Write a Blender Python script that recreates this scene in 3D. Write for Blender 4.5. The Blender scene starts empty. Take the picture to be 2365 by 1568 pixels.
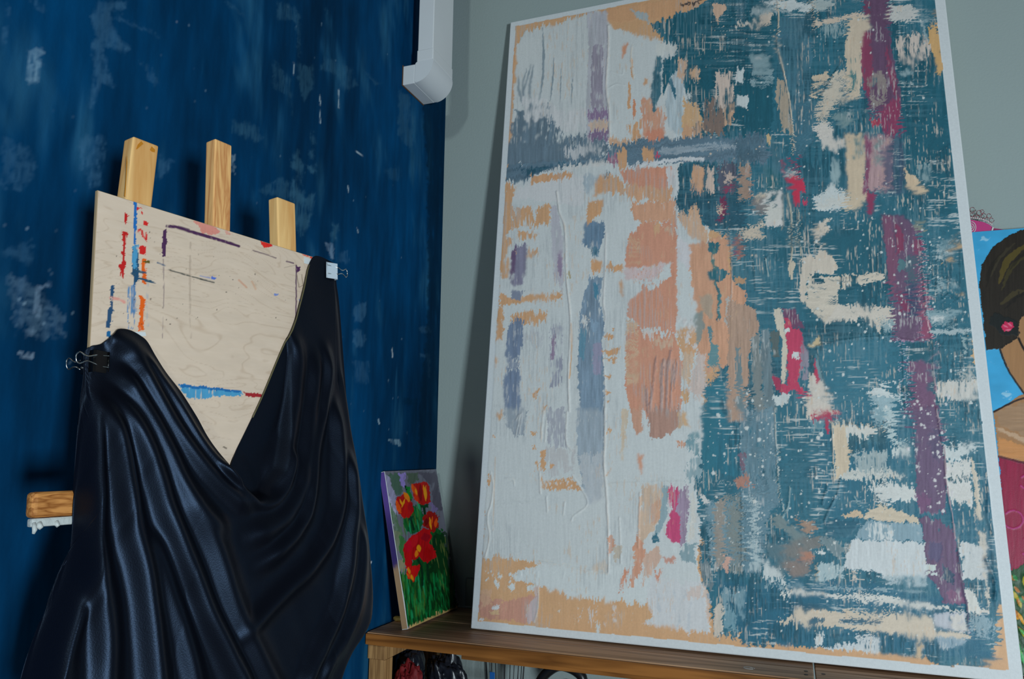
import bpy, bmesh, math
import numpy as np
from mathutils import Vector, Matrix

# ---------------------------------------------------------------- camera
sc = bpy.context.scene
BZ = 0.60                                   # height of the bench top above the floor
FPX, YAW, PITCH, ROLL = 1731.8, .3564, .1478, .0115
CAM = np.array([1.021, -2.0942, .451 + BZ])
cf = np.array([-math.sin(YAW) * math.cos(PITCH), math.cos(YAW) * math.cos(PITCH), math.sin(PITCH)])
cr0 = np.array([math.cos(YAW), math.sin(YAW), 0.])
cu0 = np.cross(cr0, cf)
cr = cr0 * math.cos(ROLL) + cu0 * math.sin(ROLL)
cu = -cr0 * math.sin(ROLL) + cu0 * math.cos(ROLL)
cam_data = bpy.data.cameras.new('camera')
cam_data.sensor_fit = 'HORIZONTAL'
cam_data.sensor_width = 36.0
cam_data.lens = FPX / 2365.0 * 36.0
cam_data.clip_start = 0.02
cam = bpy.data.objects.new('camera', cam_data)
sc.collection.objects.link(cam)
cam.matrix_world = Matrix(((cr[0], cu[0], -cf[0], CAM[0]), (cr[1], cu[1], -cf[1], CAM[1]),
                           (cr[2], cu[2], -cf[2], CAM[2]), (0, 0, 0, 1)))
sc.camera = cam

# ---------------------------------------------------------------- world and lamps
sc.view_settings.view_transform = 'Standard'
sc.view_settings.look = 'None'
sc.view_settings.exposure = 0.0
sc.view_settings.gamma = 1.0
sc.view_settings.use_curve_mapping = False
wd = bpy.data.worlds.new('world'); sc.world = wd; wd.use_nodes = True
wd.node_tree.nodes['Background'].inputs[0].default_value = (.62, .85, 1.0, 1)
wd.node_tree.nodes['Background'].inputs[1].default_value = 0.018

def area(name, loc, target, sx, sy, power, col):
    d = bpy.data.lights.new(name, 'AREA'); d.shape = 'RECTANGLE'; d.size = sx; d.size_y = sy
    d.energy = power; d.color = col
    o = bpy.data.objects.new(name, d); sc.collection.objects.link(o)
    o.location = loc
    o.rotation_euler = (Vector(target) - Vector(loc)).to_track_quat('-Z', 'Y').to_euler()
    return o
area('low_key_light', (2.95, -3.35, .02 + BZ), (.3, -.7, .8 + BZ), .32, .46, 94, (.79, .93, 1.0))  # low light at the right, placed from the cast shadows; its source is unseen
area('ceiling_light', (.55, -4.6, 2.2 + BZ), (.5, -.3, .9 + BZ), .24, .24, 25, (.84, .96, .95))

# ---------------------------------------------------------------- helpers
COL = sc.collection
def proj(P):
    d = np.asarray(P) - CAM
    z = d @ cf
    return 1182.5 + FPX * (d @ cr) / z, 784 - FPX * (d @ cu) / z
def hit(x, y, n, c):
    n = np.asarray(n, float)
    d = cf + cr * (x - 1182.5) / FPX - cu * (y - 784) / FPX
    return CAM + d * ((c - CAM @ n) / (d @ n))
def s2l(c):
    c = np.asarray(c, float) / 255.0
    return np.where(c <= .04045, c / 12.92, ((c + .055) / 1.055) ** 2.4)
def tag(o, label=None, cat=None, group=None, kind=None):
    if label: o['label'] = label
    if cat: o['category'] = cat
    if group: o['group'] = group
    if kind: o['kind'] = kind
    return o
def empty(name, loc=(0, 0, 0)):
    o = bpy.data.objects.new(name, None); COL.objects.link(o); o.location = loc
    o.empty_display_size = .05
    return o
def link(name, me, mat, parent=None):
    o = bpy.data.objects.new(name, me); COL.objects.link(o)
    if mat: me.materials.append(mat)
    if parent:
        o.parent = parent
        o.matrix_parent_inverse = Matrix.Translation(-parent.location) if parent.parent is None else \
            Matrix.Identity(4)
        if parent.parent is not None:
            o.matrix_parent_inverse = Matrix.Identity(4)
    return o
def bm_obj(name, bm, mat, parent=None, smooth=False, bevel=0, seg=2):
    if bevel:
        bmesh.ops.bevel(bm, geom=bm.edges[:], offset=bevel, segments=seg, affect='EDGES', profile=.6)
    bmesh.ops.recalc_face_normals(bm, faces=bm.faces[:])
    me = bpy.data.meshes.new(name); bm.to_mesh(me); bm.free()
    if smooth: me.polygons.foreach_set('use_smooth', [True] * len(me.polygons))
    return link(name, me, mat, parent)
def add_hexa(bm, pts):
    v = [bm.verts.new(p) for p in pts]
    for f in ((0, 3, 2, 1), (4, 5, 6, 7), (0, 1, 5, 4), (1, 2, 6, 5), (2, 3, 7, 6), (3, 0, 4, 7)):
        bm.faces.new([v[i] for i in f])
def frame_box(o, ax, ay, az, x0, x1, y0, y1, z0, z1):
    o, ax, ay, az = map(np.asarray, (o, ax, ay, az))
    return [tuple(o + ax * x + ay * y + az * z) for z in (z0, z1) for x, y in ((x0, y0), (x1, y0), (x1, y1), (x0, y1))]
def box(name, x0, x1, y0, y1, z0, z1, mat, parent=None, bevel=0, seg=2):
    bm = bmesh.new()
    add_hexa(bm, frame_box((0, 0, 0), (1, 0, 0), (0, 1, 0), (0, 0, 1), x0, x1, y0, y1, z0, z1))
    return bm_obj(name, bm, mat, parent, bevel=bevel, seg=seg)
def add_tube(bm, pts, r, n=8, closed=False, cap=True):
    pts = [Vector(p) for p in pts]
    m = len(pts)
    rs = r if isinstance(r, (list, tuple)) else [r] * m
    rings = []
    t0 = (pts[1] - pts[0]).normalized()
    ref = Vector((0, 0, 1)) if abs(t0.z) < .9 else Vector((1, 0, 0))
    nrm = t0.cross(ref).normalized()
    for i in range(m):
        a = pts[(i - 1) % m] if (closed or i) else pts[i]
        b = pts[(i + 1) % m] if (closed or i < m - 1) else pts[i]
        t = (b - a).normalized()
        nrm = (nrm - t * nrm.dot(t)).normalized()
        bi = t.cross(nrm)
        rings.append([bm.verts.new(pts[i] + (nrm * math.cos(2 * math.pi * k / n) + bi * math.sin(2 * math.pi * k / n)) * rs[i]) for k in range(n)])
    for i in range(m if closed else m - 1):
        A, B = rings[i], rings[(i + 1) % m]
        for k in range(n):
            bm.faces.new((A[k], A[(k + 1) % n], B[(k + 1) % n], B[k]))
    if cap and not closed:
        bm.faces.new(rings[0][::-1]); bm.faces.new(rings[-1])
def tube(name, pts, r, mat, parent=None, n=8, closed=False):
    bm = bmesh.new(); add_tube(bm, pts, r, n, closed)
    return bm_obj(name, bm, mat, parent, smooth=True)
def grid_obj(name, P, mat, parent=None, col=None, smooth=True, flip=False):
    R, C = P.shape[:2]
    me = bpy.data.meshes.new(name)
    me.vertices.add(R * C)
    me.vertices.foreach_set('co', P.reshape(-1).astype(np.float32))
    idx = np.arange(R * C).reshape(R, C)
    q = np.stack([idx[:-1, :-1], idx[:-1, 1:], idx[1:, 1:], idx[1:, :-1]], -1)
    if flip: q = q[..., ::-1]
    q = q.reshape(-1)
    nf = (R - 1) * (C - 1)
    me.loops.add(nf * 4); me.loops.foreach_set('vertex_index', q.astype(np.int32))
    me.polygons.add(nf)
    me.polygons.foreach_set('loop_start', np.arange(0, nf * 4, 4, dtype=np.int32))
    me.update(calc_edges=True)
    if smooth: me.polygons.foreach_set('use_smooth', np.ones(nf, dtype=bool))
    if col is not None:
        a = me.color_attributes.new('Col', 'FLOAT_COLOR', 'POINT')
        rgba = np.ones((R * C, 4), np.float32); rgba[:, :3] = np.clip(col.reshape(-1, 3), 0, 1)
        a.data.foreach_set('color', rgba.reshape(-1))
    me.validate()
    return link(name, me, mat, parent)
def spline(pts, n):
    """Catmull-Rom through pts, resampled to n points by arc length"""
    p = np.asarray(pts, float)
    q = np.vstack([2 * p[0] - p[1], p, 2 * p[-1] - p[-2]])
    out = []
    for i in range(1, len(q) - 2):
        t = np.linspace(0, 1, 14, endpoint=False)[:, None]
        a, b, c, d = q[i - 1], q[i], q[i + 1], q[i + 2]
        out.append(.5 * (2 * b + (c - a) * t + (2 * a - 5 * b + 4 * c - d) * t ** 2 + (3 * b - a - 3 * c + d) * t ** 3))
    o = np.vstack(out + [p[-1:]])
    L = np.r_[0, np.cumsum(np.linalg.norm(np.diff(o, axis=0), axis=1))]
    s = np.linspace(0, L[-1], n)
    return np.stack([np.interp(s, L, o[:, k]) for k in range(o.shape[1])], -1)

# ---------------------------------------------------------------- materials
def mat(name, col=(.5, .5, .5), rough=.5, metal=0, spec=.5, noise=0, nscale=(8, 8, 8), bump=0, bscale=60, attr=False, sheen=0, coat=0, bstretch=(1, 1, 1)):
    m = bpy.data.materials.new(name); m.use_nodes = True
    nt = m.node_tree; b = nt.nodes['Principled BSDF']
    b.inputs['Roughness'].default_value = rough
    b.inputs['Metallic'].default_value = metal
    b.inputs['Specular IOR Level'].default_value = spec
    if coat: b.inputs['Coat Weight'].default_value = coat
    if sheen:
        b.inputs['Sheen Weight'].default_value = sheen
        b.inputs['Sheen Roughness'].default_value = .4
    tc = nt.nodes.new('ShaderNodeTexCoord')
    if attr:
        a = nt.nodes.new('ShaderNodeAttribute'); a.attribute_name = 'Col'; src = a.outputs['Color']
    else:
        rgb = nt.nodes.new('ShaderNodeRGB'); rgb.outputs[0].default_value = (*col, 1); src = rgb.outputs[0]
    if noise:
        mp = nt.nodes.new('ShaderNodeMapping'); mp.inputs['Scale'].default_value = nscale
        nt.links.new(tc.outputs['Object'], mp.inputs['Vector'])
        n = nt.nodes.new('ShaderNodeTexNoise'); n.inputs['Scale'].default_value = 1; n.inputs['Detail'].default_value = 6
        nt.links.new(mp.outputs[0], n.inputs['Vector'])
        mr = nt.nodes.new('ShaderNodeMapRange'); mr.inputs['From Min'].default_value = .25; mr.inputs['From Max'].default_value = .75
        mr.inputs['To Min'].default_value = 1 - noise; mr.inputs['To Max'].default_value = 1 + noise
        nt.links.new(n.outputs['Fac'], mr.inputs['Value'])
        mx = nt.nodes.new('ShaderNodeMix'); mx.data_type = 'RGBA'; mx.blend_type = 'MULTIPLY'; mx.inputs['Factor'].default_value = 1
        nt.links.new(src, mx.inputs['A']); nt.links.new(mr.outputs[0], mx.inputs['B']); src = mx.outputs['Result']
    nt.links.new(src, b.inputs['Base Color'])
    if bump:
        mp = nt.nodes.new('ShaderNodeMapping'); mp.inputs['Scale'].default_value = bstretch
        nt.links.new(tc.outputs['Object'], mp.inputs['Vector'])
        n = nt.nodes.new('ShaderNodeTexNoise'); n.inputs['Scale'].default_value = bscale; n.inputs['Detail'].default_value = 4
        nt.links.new(mp.outputs[0], n.inputs['Vector'])
        bu = nt.nodes.new('ShaderNodeBump'); bu.inputs['Strength'].default_value = bump; bu.inputs['Distance'].default_value = .002
        nt.links.new(n.outputs['Fac'], bu.inputs['Height']); nt.links.new(bu.outputs[0], b.inputs['Normal'])
    return m
def wood(name, c1, c2, axis=0, scale=28, rough=.55, rings=9):
    """planed wood with grain running along the given object axis"""
    m = bpy.data.materials.new(name); m.use_nodes = True
    nt = m.node_tree; b = nt.nodes['Principled BSDF']; b.inputs['Roughness'].default_value = rough
    b.inputs['Specular IOR Level'].default_value = .3
    tc = nt.nodes.new('ShaderNodeTexCoord'); mp = nt.nodes.new('ShaderNodeMapping')
    s = [scale] * 3; s[axis] = scale * .05
    mp.inputs['Scale'].default_value = s
    nt.links.new(tc.outputs['Object'], mp.inputs['Vector'])
    n = nt.nodes.new('ShaderNodeTexNoise'); n.inputs['Scale'].default_value = 1.0; n.inputs['Detail'].default_value = 3; n.inputs['Distortion'].default_value = .4
    nt.links.new(mp.outputs[0], n.inputs['Vector'])
    mu = nt.nodes.new('ShaderNodeMath'); mu.operation = 'MULTIPLY'; mu.inputs[1].default_value = rings
    nt.links.new(n.outputs['Fac'], mu.inputs[0])
    fr = nt.nodes.new('ShaderNodeMath'); fr.operation = 'PINGPONG'; fr.inputs[1].default_value = 1
    nt.links.new(mu.outputs[0], fr.inputs[0])
    n2 = nt.nodes.new('ShaderNodeTexNoise'); n2.inputs['Scale'].default_value = 6; n2.inputs['Detail'].default_value = 5
    nt.links.new(mp.outputs[0], n2.inputs['Vector'])
    ad = nt.nodes.new('ShaderNodeMath'); ad.operation = 'MULTIPLY_ADD'; ad.inputs[1].default_value = .6
    nt.links.new(fr.outputs[0], ad.inputs[0])
    su = nt.nodes.new('ShaderNodeMath'); su.operation = 'MULTIPLY'; su.inputs[1].default_value = .5
    nt.links.new(n2.outputs['Fac'], su.inputs[0]); nt.links.new(su.outputs[0], ad.inputs[2])
    cr_ = nt.nodes.new('ShaderNodeValToRGB')
    cr_.color_ramp.elements[0].position = .15; cr_.color_ramp.elements[0].color = (*c1, 1)
    cr_.color_ramp.elements[1].position = .8; cr_.color_ramp.elements[1].color = (*c2, 1)
    nt.links.new(ad.outputs[0], cr_.inputs[0]); nt.links.new(cr_.outputs[0], b.inputs['Base Color'])
    bu = nt.nodes.new('ShaderNodeBump'); bu.inputs['Strength'].default_value = .15; bu.inputs['Distance'].default_value = .001
    nt.links.new(ad.outputs[0], bu.inputs['Height']); nt.links.new(bu.outputs[0], b.inputs['Normal'])
    return m

# ---------------------------------------------------------------- painter: lays strokes of pigment over a grid of vertices
_rng = np.random.default_rng(7)
_LAT = _rng.random((512, 512)).astype(np.float32)
def vn(x, y, seed=0):
    x = x + seed * 37.17; y = y + seed * 91.7
    xi = np.floor(x).astype(np.int64); yi = np.floor(y).astype(np.int64)
    fx = (x - xi); fy = (y - yi)
    fx = fx * fx * (3 - 2 * fx); fy = fy * fy * (3 - 2 * fy)
    a = _LAT[yi & 511, xi & 511]; b = _LAT[yi & 511, (xi + 1) & 511]
    c = _LAT[(yi + 1) & 511, xi & 511]; d = _LAT[(yi + 1) & 511, (xi + 1) & 511]
    return (a * (1 - fx) + b * fx) * (1 - fy) + (c * (1 - fx) + d * fx) * fy
def fbm(x, y, seed=0, o=3):
    s = 0; a = .5; t = 0
    for k in range(o):
        s = s + a * vn(x * 2 ** k, y * 2 ** k, seed + k * 3); t += a; a *= .55
    return s / t
def sstep(a, b, x):
    t = np.clip((x - a) / (b - a), 0, 1)
    return t * t * (3 - 2 * t)
def seg_dist(X, Y, pts):
    """distance to a polyline and the running parameter along it"""
    best = np.full(X.shape, 1e9); par = np.zeros(X.shape); L = 0
    tot = sum(math.hypot(b[0] - a[0], b[1] - a[1]) for a, b in zip(pts[:-1], pts[1:])) + 1e-9
    for a, b in zip(pts[:-1], pts[1:]):
        dx, dy = b[0] - a[0], b[1] - a[1]; l = math.hypot(dx, dy) + 1e-9
        t = np.clip(((X - a[0]) * dx + (Y - a[1]) * dy) / (l * l), 0, 1)
        d = np.hypot(X - a[0] - t * dx, Y - a[1] - t * dy)
        m = d < best
        best = np.where(m, d, best); par = np.where(m, (L + t * l) / tot, par); L += l
    return best, par
def in_poly(X, Y, pts):
    ins = np.zeros(X.shape, bool)
    n = len(pts)
    for i in range(n):
        x1, y1 = pts[i]; x2, y2 = pts[(i + 1) % n]
        if y1 == y2: continue
        c = ((y1 > Y) != (y2 > Y)) & (X < (x2 - x1) * (Y - y1) / (y2 - y1) + x1)
        ins ^= c
    return ins
class Painter:
    """X, Y: sketch coordinates of each vertex; col: pigment; h: relief in metres"""
    def __init__(self, X, Y, white=(165, 178, 184), alb=.8):
        self.X = X; self.Y = Y; self.sh = X.shape
        self.wl = s2l(white); self.alb = alb
        self.col = np.zeros(X.shape + (3,)); self.h = np.zeros(X.shape)
        self.seed = 1; self.ox = self.oy = 0; self.s = 1.
        self.Xf = X.ravel(); self.Yf = Y.ravel(); self.cf = self.col.reshape(-1, 3); self.hf = self.h.ravel()
    def reg(self, ox, oy, s): self.ox, self.oy, self.s = ox, oy, s
    sat = 1.; cap = .95; dw = .07
    def c(self, c):
        v = s2l(c) / self.wl * self.alb
        g = v @ np.array([.25, .6, .15])
        v = g + (v - g) * self.sat
        return np.clip(v * min(1., self.cap / max(v.max(), 1e-6)), 0, .95)
    def pt(self, pts): return [(self.ox + x / self.s, self.oy + y / self.s) for x, y in pts]
    def sel(self, pts, pad):
        x = [p[0] for p in pts]; y = [p[1] for p in pts]
        return np.nonzero((self.Xf > min(x) - pad) & (self.Xf < max(x) + pad) & (self.Yf > min(y) - pad) & (self.Yf < max(y) + pad))[0]
    def base(self, c): self.cf[:] = self.c(c)
    def put(self, i, a, c, var, d, h, sl):
        X, Y = self.Xf[i], self.Yf[i]; sd = self.seed
        u, v = (X + Y * sl, Y) if d == 'v' else (Y + X * sl, X)
        st = fbm(u / 3.2, v / 45., sd + 11, 3)
        k = 1 + var * (st - .5) * 2.2
        cc = self.c(c)[None, :] * k[:, None]
        self.cf[i] = self.cf[i] * (1 - a[:, None]) + cc * a[:, None]
        if h: self.hf[i] = self.hf[i] * (1 - a * .6) + a * h * (.6 + .8 * st)
        self.seed += 1
    def fill(self, pts, c, rag=3., a=1., dry=0., d='v', var=.13, h=.0004, soft=.0, sl=0., rs=10.):
        """rag: raggedness of the outline; dry: share of the stroke that skips the surface"""
        pts = self.pt(pts); i = self.sel(pts, rag * 3 + 4)
        if not len(i): return
        X, Y = self.Xf[i], self.Yf[i]; sd = self.seed
        jx = (fbm(X / rs, Y / rs, sd + 1) - .5) * 4 * rag + (vn(X / 2.6, Y / 2.6, sd + 3) - .5) * 1.5 * min(rag, 2)
        jy = (fbm(X / rs, Y / rs, sd + 5) - .5) * 4 * rag + (vn(X / 2.6, Y / 2.6, sd + 8) - .5) * 1.5 * min(rag, 2)
        Xj, Yj = X + jx, Y + jy
        m = in_poly(Xj, Yj, pts).astype(float)
        if soft:
            dd, _ = seg_dist(Xj, Yj, pts + pts[:1]); m *= sstep(0, soft, dd)
        if dry:
            u, v = (X + Y * sl, Y) if d == 'v' else (Y + X * sl, X)
            st = .65 * fbm(u / 2.6, v / 34., sd + 21, 3) + .35 * fbm(X / 15., Y / 15., sd + 25, 2)
            m *= sstep(dry * .62 + .17 - self.dw, dry * .62 + .17 + self.dw, st)
        k = m > .01
        self.put(i[k], m[k] * a, c, var, d, h, sl)
    def line(self, pts, w, c=None, h=0., a=1., rag=.5, taper=False, broken=0., smooth=True):
        """w in sketch pixels; c None leaves only a ridge"""
        pts = self.pt(pts)
        if smooth and len(pts) > 2: pts = [tuple(p) for p in spline(pts, 6 * len(pts))]
        i = self.sel(pts, w * 2 + 4)
        if not len(i): return
        X, Y = self.Xf[i], self.Yf[i]; sd = self.seed
        dd, par = seg_dist(X + (vn(X / 6, Y / 6, sd) - .5) * 2 * rag, Y + (vn(X / 6, Y / 6, sd + 2) - .5) * 2 * rag, pts)
        ww = w * (1 - .8 * np.abs(2 * par - 1) ** 2) if taper else w
        m = 1 - sstep(ww * .5 - .5, ww * .5 + .9, dd)
        if broken: m *= sstep(broken - .12, broken + .12, fbm(X / 9., Y / 16., sd + 4, 2))
        if h: self.hf[i] = self.hf[i] + h * np.exp(-(dd / (w * .55 + .6)) ** 2) * (.5 + .7 * vn(par * 30, par * 0, sd))
        if c is not None:
            k = m > .01
            self.put(i[k], m[k] * a, c, .08, 'v', 0, 0)
        self.seed += 1
    def dots(self, pts, n, c, r0=.8, r1=3., a=.95, h=.0006, stretch=1.3):
        pts = self.pt(pts); rg = np.random.default_rng(self.seed * 13 + 5)
        xs = [p[0] for p in pts]; ys = [p[1] for p in pts]
        cx = rg.uniform(min(xs), max(xs), n); cy = rg.uniform(min(ys), max(ys), n)
        ok = in_poly(cx, cy, pts)
        for x, y in zip(cx[ok], cy[ok]):
            r = r0 + (r1 - r0) * rg.random() ** 3
            i = self.sel([(x, y)], r * 2 + 2)
            if not len(i): continue
            e = 1 + (stretch - 1) * rg.random()
            dd = np.hypot((self.Xf[i] - x) * 1., (self.Yf[i] - y) / e) + (vn(self.Xf[i] / 2, self.Yf[i] / 2, self.seed) - .5) * r * .6
            m = (1 - sstep(r - .7, r + .5, dd)) * a
            self.cf[i] = self.cf[i] * (1 - m[:, None]) + self.c(c) * m[:, None]
            self.hf[i] += h * m
        self.seed += 1
# ================================================================ setting
M_blue = mat('blue wall paint', rough=.8, spec=.06, attr=True, noise=.22, nscale=(40, 40, 9), bump=.25, bscale=120)
M_grey = mat('grey wall paint', s2l((160, 172, 170)), rough=.8, spec=.2, noise=.025, nscale=(3, 3, 2), bump=.35, bscale=160)
M_floor = mat('worn floorboards', (.12, .09, .07), rough=.6, noise=.3, nscale=(3, 30, 3))

# blue wall: grid with chalky smears
yy = np.r_[np.linspace(-3.2, -1.77, 24), np.linspace(-1.75, 0, 430)]; zz = np.r_[np.linspace(0, .35, 8), np.linspace(.36, 2.62, 480), np.linspace(2.64, 3.1, 8)]
Yg, Zg = np.meshgrid(yy, zz)
Pw = np.stack([np.zeros_like(Yg), Yg, Zg], -1)
vis = Yg > -1.75
Pp = Pw.copy(); Pp[..., 1] = np.maximum(Pp[..., 1], -1.75)
Xs, Ys = proj(Pp)
Xs = np.where(vis, Xs, -9999.)
pw = Painter(Xs, Ys, white=(150, 163, 168), alb=.8)
dark, mid, lite = pw.c((0, 27, 51)), pw.c((0, 50, 88)), pw.c((28, 74, 102))
f1 = fbm(Yg * 2.2, Zg * 1.6, 3, 4); f2 = fbm(Yg * 26, Zg * 3.5, 9, 4); f3 = fbm(Yg * 9, Zg * 5 + Yg * 4, 15, 4)
t = np.clip(.5 + (f1 - .5) * 1.1 + (f2 - .5) * .8, 0, 1)[..., None]
pw.col[:] = dark * (1 - t) + mid * t
sm = (sstep(.53, .8, f3) * sstep(.4, .7, f2) * .55)[..., None]
pw.col[:] = pw.col * (1 - sm) + lite * sm
pw.cf = pw.col.reshape(-1, 3)
pw.dw = .2
pw.reg(0, 0, 3.379)                                   # smears, upper left
S = (44, 82, 110)
pw.fill([(760, 0), (1010, 0), (1000, 80), (880, 90), (890, 180), (950, 300), (1050, 390), (980, 430), (820, 370), (860, 560), (910, 690), (790, 660), (730, 880), (690, 860), (700, 700), (720, 480), (690, 330), (740, 290), (700, 130)], S, rag=3, a=.42, dry=.3, soft=9, h=0)
pw.fill([(660, 1040), (830, 1040), (820, 1300), (790, 1470), (700, 1480), (620, 1300), (600, 1150)], S, rag=5, a=.4, dry=.45, soft=8, h=0)
pw.fill([(200, 370), (350, 370), (330, 520), (300, 680), (200, 640)], (95, 128, 148), rag=5, a=.5, dry=.5, soft=8, h=0)
pw.fill([(1050, 440), (1200, 520), (1260, 680), (1160, 640), (1100, 520)], S, rag=4, a=.3, dry=.45, soft=6, h=0)
pw.fill([(860, 60), (1260, 280), (1270, 320), (900, 150)], S, rag=4, a=.25, dry=.4, soft=6, h=0, d='h')
pw.fill([(1200, 1180), (1380, 1250), (1260, 1420), (1200, 1400)], S, rag=4, a=.4, dry=.55, soft=6, h=0)
pw.fill([(1800, 1210), (1835, 1210), (1830, 1340), (1800, 1340)], (110, 140, 155), rag=2, a=.5, dry=.5, h=0)
pw.fill([(0, 300), (60, 0), (100, 100), (40, 400)], S, rag=4, a=.3, dry=.4, soft=6, h=0)
pw.fill([(220, 0), (300, 0), (370, 80), (330, 120)], S, rag=3, a=.3, dry=.35, soft=5, h=0)
pw.fill([(0, 1050), (230, 1150), (300, 1300), (200, 1500), (0, 1480)], S, rag=6, a=.3, dry=.45, soft=9, h=0)
pw.reg(500, 0, 2.8)                                   # smears, middle
for q, al in (([(390, 0), (480, 10), (550, 110), (545, 380), (520, 370), (500, 150), (390, 130), (385, 60)], .36),
              ([(500, 390), (640, 420), (640, 560), (560, 700), (520, 540)], .34), ([(350, 360), (490, 500), (510, 770), (480, 740), (470, 640), (350, 560)], .3),
              ([(680, 340), (880, 440), (920, 560), (820, 610), (760, 480), (660, 460)], .32), ([(930, 430), (1010, 490), (1090, 550), (1020, 560), (960, 480)], .38),
              ([(600, 830), (640, 850), (655, 940), (600, 940)], .42), ([(580, 950), (645, 960), (640, 1040), (585, 1040)], .45), ([(580, 1070), (650, 1050), (645, 1130), (580, 1110)], .62),
              ([(500, 950), (535, 960), (575, 1100), (560, 1220), (480, 1080), (480, 1000)], .5), ([(480, 1150), (520, 1150), (580, 1260), (650, 1230), (620, 1420), (560, 1560), (480, 1430), (460, 1240)], .55),
              ([(240, 1230), (400, 1130), (480, 1180), (470, 1300), (340, 1280)], .35), ([(740, 1420), (800, 1440), (790, 1560), (740, 1568)], .55), ([(1170, 560), (1260, 620), (1290, 780), (1280, 960), (1240, 980), (1160, 860)], .34),
              ([(1070, 1080), (1200, 1060), (1200, 1190), (1100, 1170)], .2), ([(80, 760), (260, 800), (320, 900), (260, 930), (90, 860)], .4), ([(690, 40), (740, 90), (700, 110)], .5),
              ([(0, 0), (100, 10), (230, 130), (210, 140), (90, 60)], .28)):
    pw.fill(q, (42, 82, 104), rag=4, a=al * .85, dry=.38, soft=9, h=0)
for q in ([(670, 610), (672, 800)], [(790, 580), (790, 700)], [(900, 980), (950, 1005)], [(850, 1200), (855, 1240)], [(905, 1470), (915, 1500)], [(1190, 50), (1195, 70)], [(500, 400), (500, 480)]):
    pw.line(q, 2.2, (125, 150, 162), a=.6, broken=.4)
pw.reg(0, 440, 2.8)                                   # smears, left of the board
pw.fill([(220, 620), (320, 585), (330, 620), (260, 650), (270, 780), (250, 850), (210, 780), (215, 700)], (90, 116, 138), rag=2, a=.4, dry=.3, soft=4, h=0)
pw.fill([(0, 540), (160, 560), (420, 800), (430, 960), (220, 960), (160, 860), (100, 980), (60, 700)], (80, 112, 135), rag=7, a=.26, dry=.46, soft=8, h=0, d='h')
pw.fill([(150, 880), (240, 890), (240, 930), (160, 950)], (90, 118, 140), rag=3, a=.36, dry=.36, soft=4, h=0)
pw.fill([(120, 1040), (220, 1060), (200, 1090), (120, 1070)], (110, 135, 155), rag=3, a=.4, dry=.4, h=0)
pw.fill([(0, 380), (200, 300), (240, 420), (200, 500), (0, 420)], S, rag=6, a=.28, dry=.4, soft=9, h=0, d='h')
pw.reg(740, 560, 2.613)                               # smears, right of the easel
pw.fill([(200, 370), (280, 350), (290, 430), (250, 490), (190, 470)], S, rag=3, a=.42, dry=.3, soft=5, h=0)
pw.fill([(190, 530), (250, 515), (285, 560), (260, 640), (200, 640)], S, rag=3, a=.45, dry=.3, soft=5, h=0)
pw.fill([(590, 510), (660, 500), (680, 540), (600, 550)], S, rag=2, a=.3, dry=.2, soft=4, h=0)
pw.fill([(600, 670), (665, 670), (665, 820), (640, 820), (640, 700), (600, 700)], S, rag=2, a=.3, dry=.3, soft=3, h=0)
pw.fill([(390, 1180), (480, 1190), (490, 1230), (430, 1205)], (110, 145, 160), rag=1.5, a=.6, dry=.45, h=0)
pw.fill([(20, 0), (90, 0), (80, 120), (60, 100)], (85, 112, 135), rag=3, a=.55, dry=.3, soft=4, h=0)
pw.fill([(100, 60), (170, 40), (180, 140), (100, 130)], S, rag=4, a=.3, dry=.5, soft=4, h=0)
pw.fill([(180, 700), (300, 720), (300, 860), (200, 860)], S, rag=4, a=.25, dry=.4, soft=6, h=0)
pw.line([(433, 640), (436, 690)], 2, (140, 160, 170), a=.6); pw.line([(350, 1070), (355, 1090)], 3, (120, 150, 165), a=.6)
pw.reg(0, 0, 1)
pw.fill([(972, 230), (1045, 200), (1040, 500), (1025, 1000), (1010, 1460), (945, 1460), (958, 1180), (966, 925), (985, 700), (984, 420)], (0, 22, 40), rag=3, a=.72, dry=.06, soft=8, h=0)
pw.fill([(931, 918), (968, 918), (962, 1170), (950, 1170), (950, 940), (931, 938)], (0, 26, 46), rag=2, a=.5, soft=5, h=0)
pw.dots([(0, 0), (940, 0), (1000, 1000), (850, 1000), (0, 1000)], 140, (90, 122, 142), .6, 1.4, a=.4, h=0, stretch=2.2)
pw.dots([(0, 440), (180, 440), (170, 800), (0, 800)], 90, (100, 130, 150), .6, 1.8, a=.5, h=0)
for x, y in ((405, 48), (855, 1302)): pw.dots([(x - 6, y - 4), (x + 6, y - 4), (x + 6, y + 4), (x - 6, y + 4)], 2, (170, 188, 200), 1.6, 2.6, h=0)
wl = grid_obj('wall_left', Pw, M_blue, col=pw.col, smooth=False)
tag(wl, 'dark blue painted wall with chalky scuffs and smears', kind='structure')

gb = bmesh.new()
add_hexa(gb, frame_box((0, 0, 0), (1, 0, 0), (0, 1, 0), (0, 0, 1), -.06, 4.6, 0, .08, 0, 3.1))
wb = bm_obj('wall_back', gb, M_grey); tag(wb, 'pale grey green painted wall behind the paintings', kind='structure')
fb = bmesh.new()
add_hexa(fb, frame_box((0, 0, 0), (1, 0, 0), (0, 1, 0), (0, 0, 1), -.06, 4.6, -5.2, .08, -.06, 0))
fl = bm_obj('floor', fb, M_floor); tag(fl, 'dark wooden studio floor', kind='structure')

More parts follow.
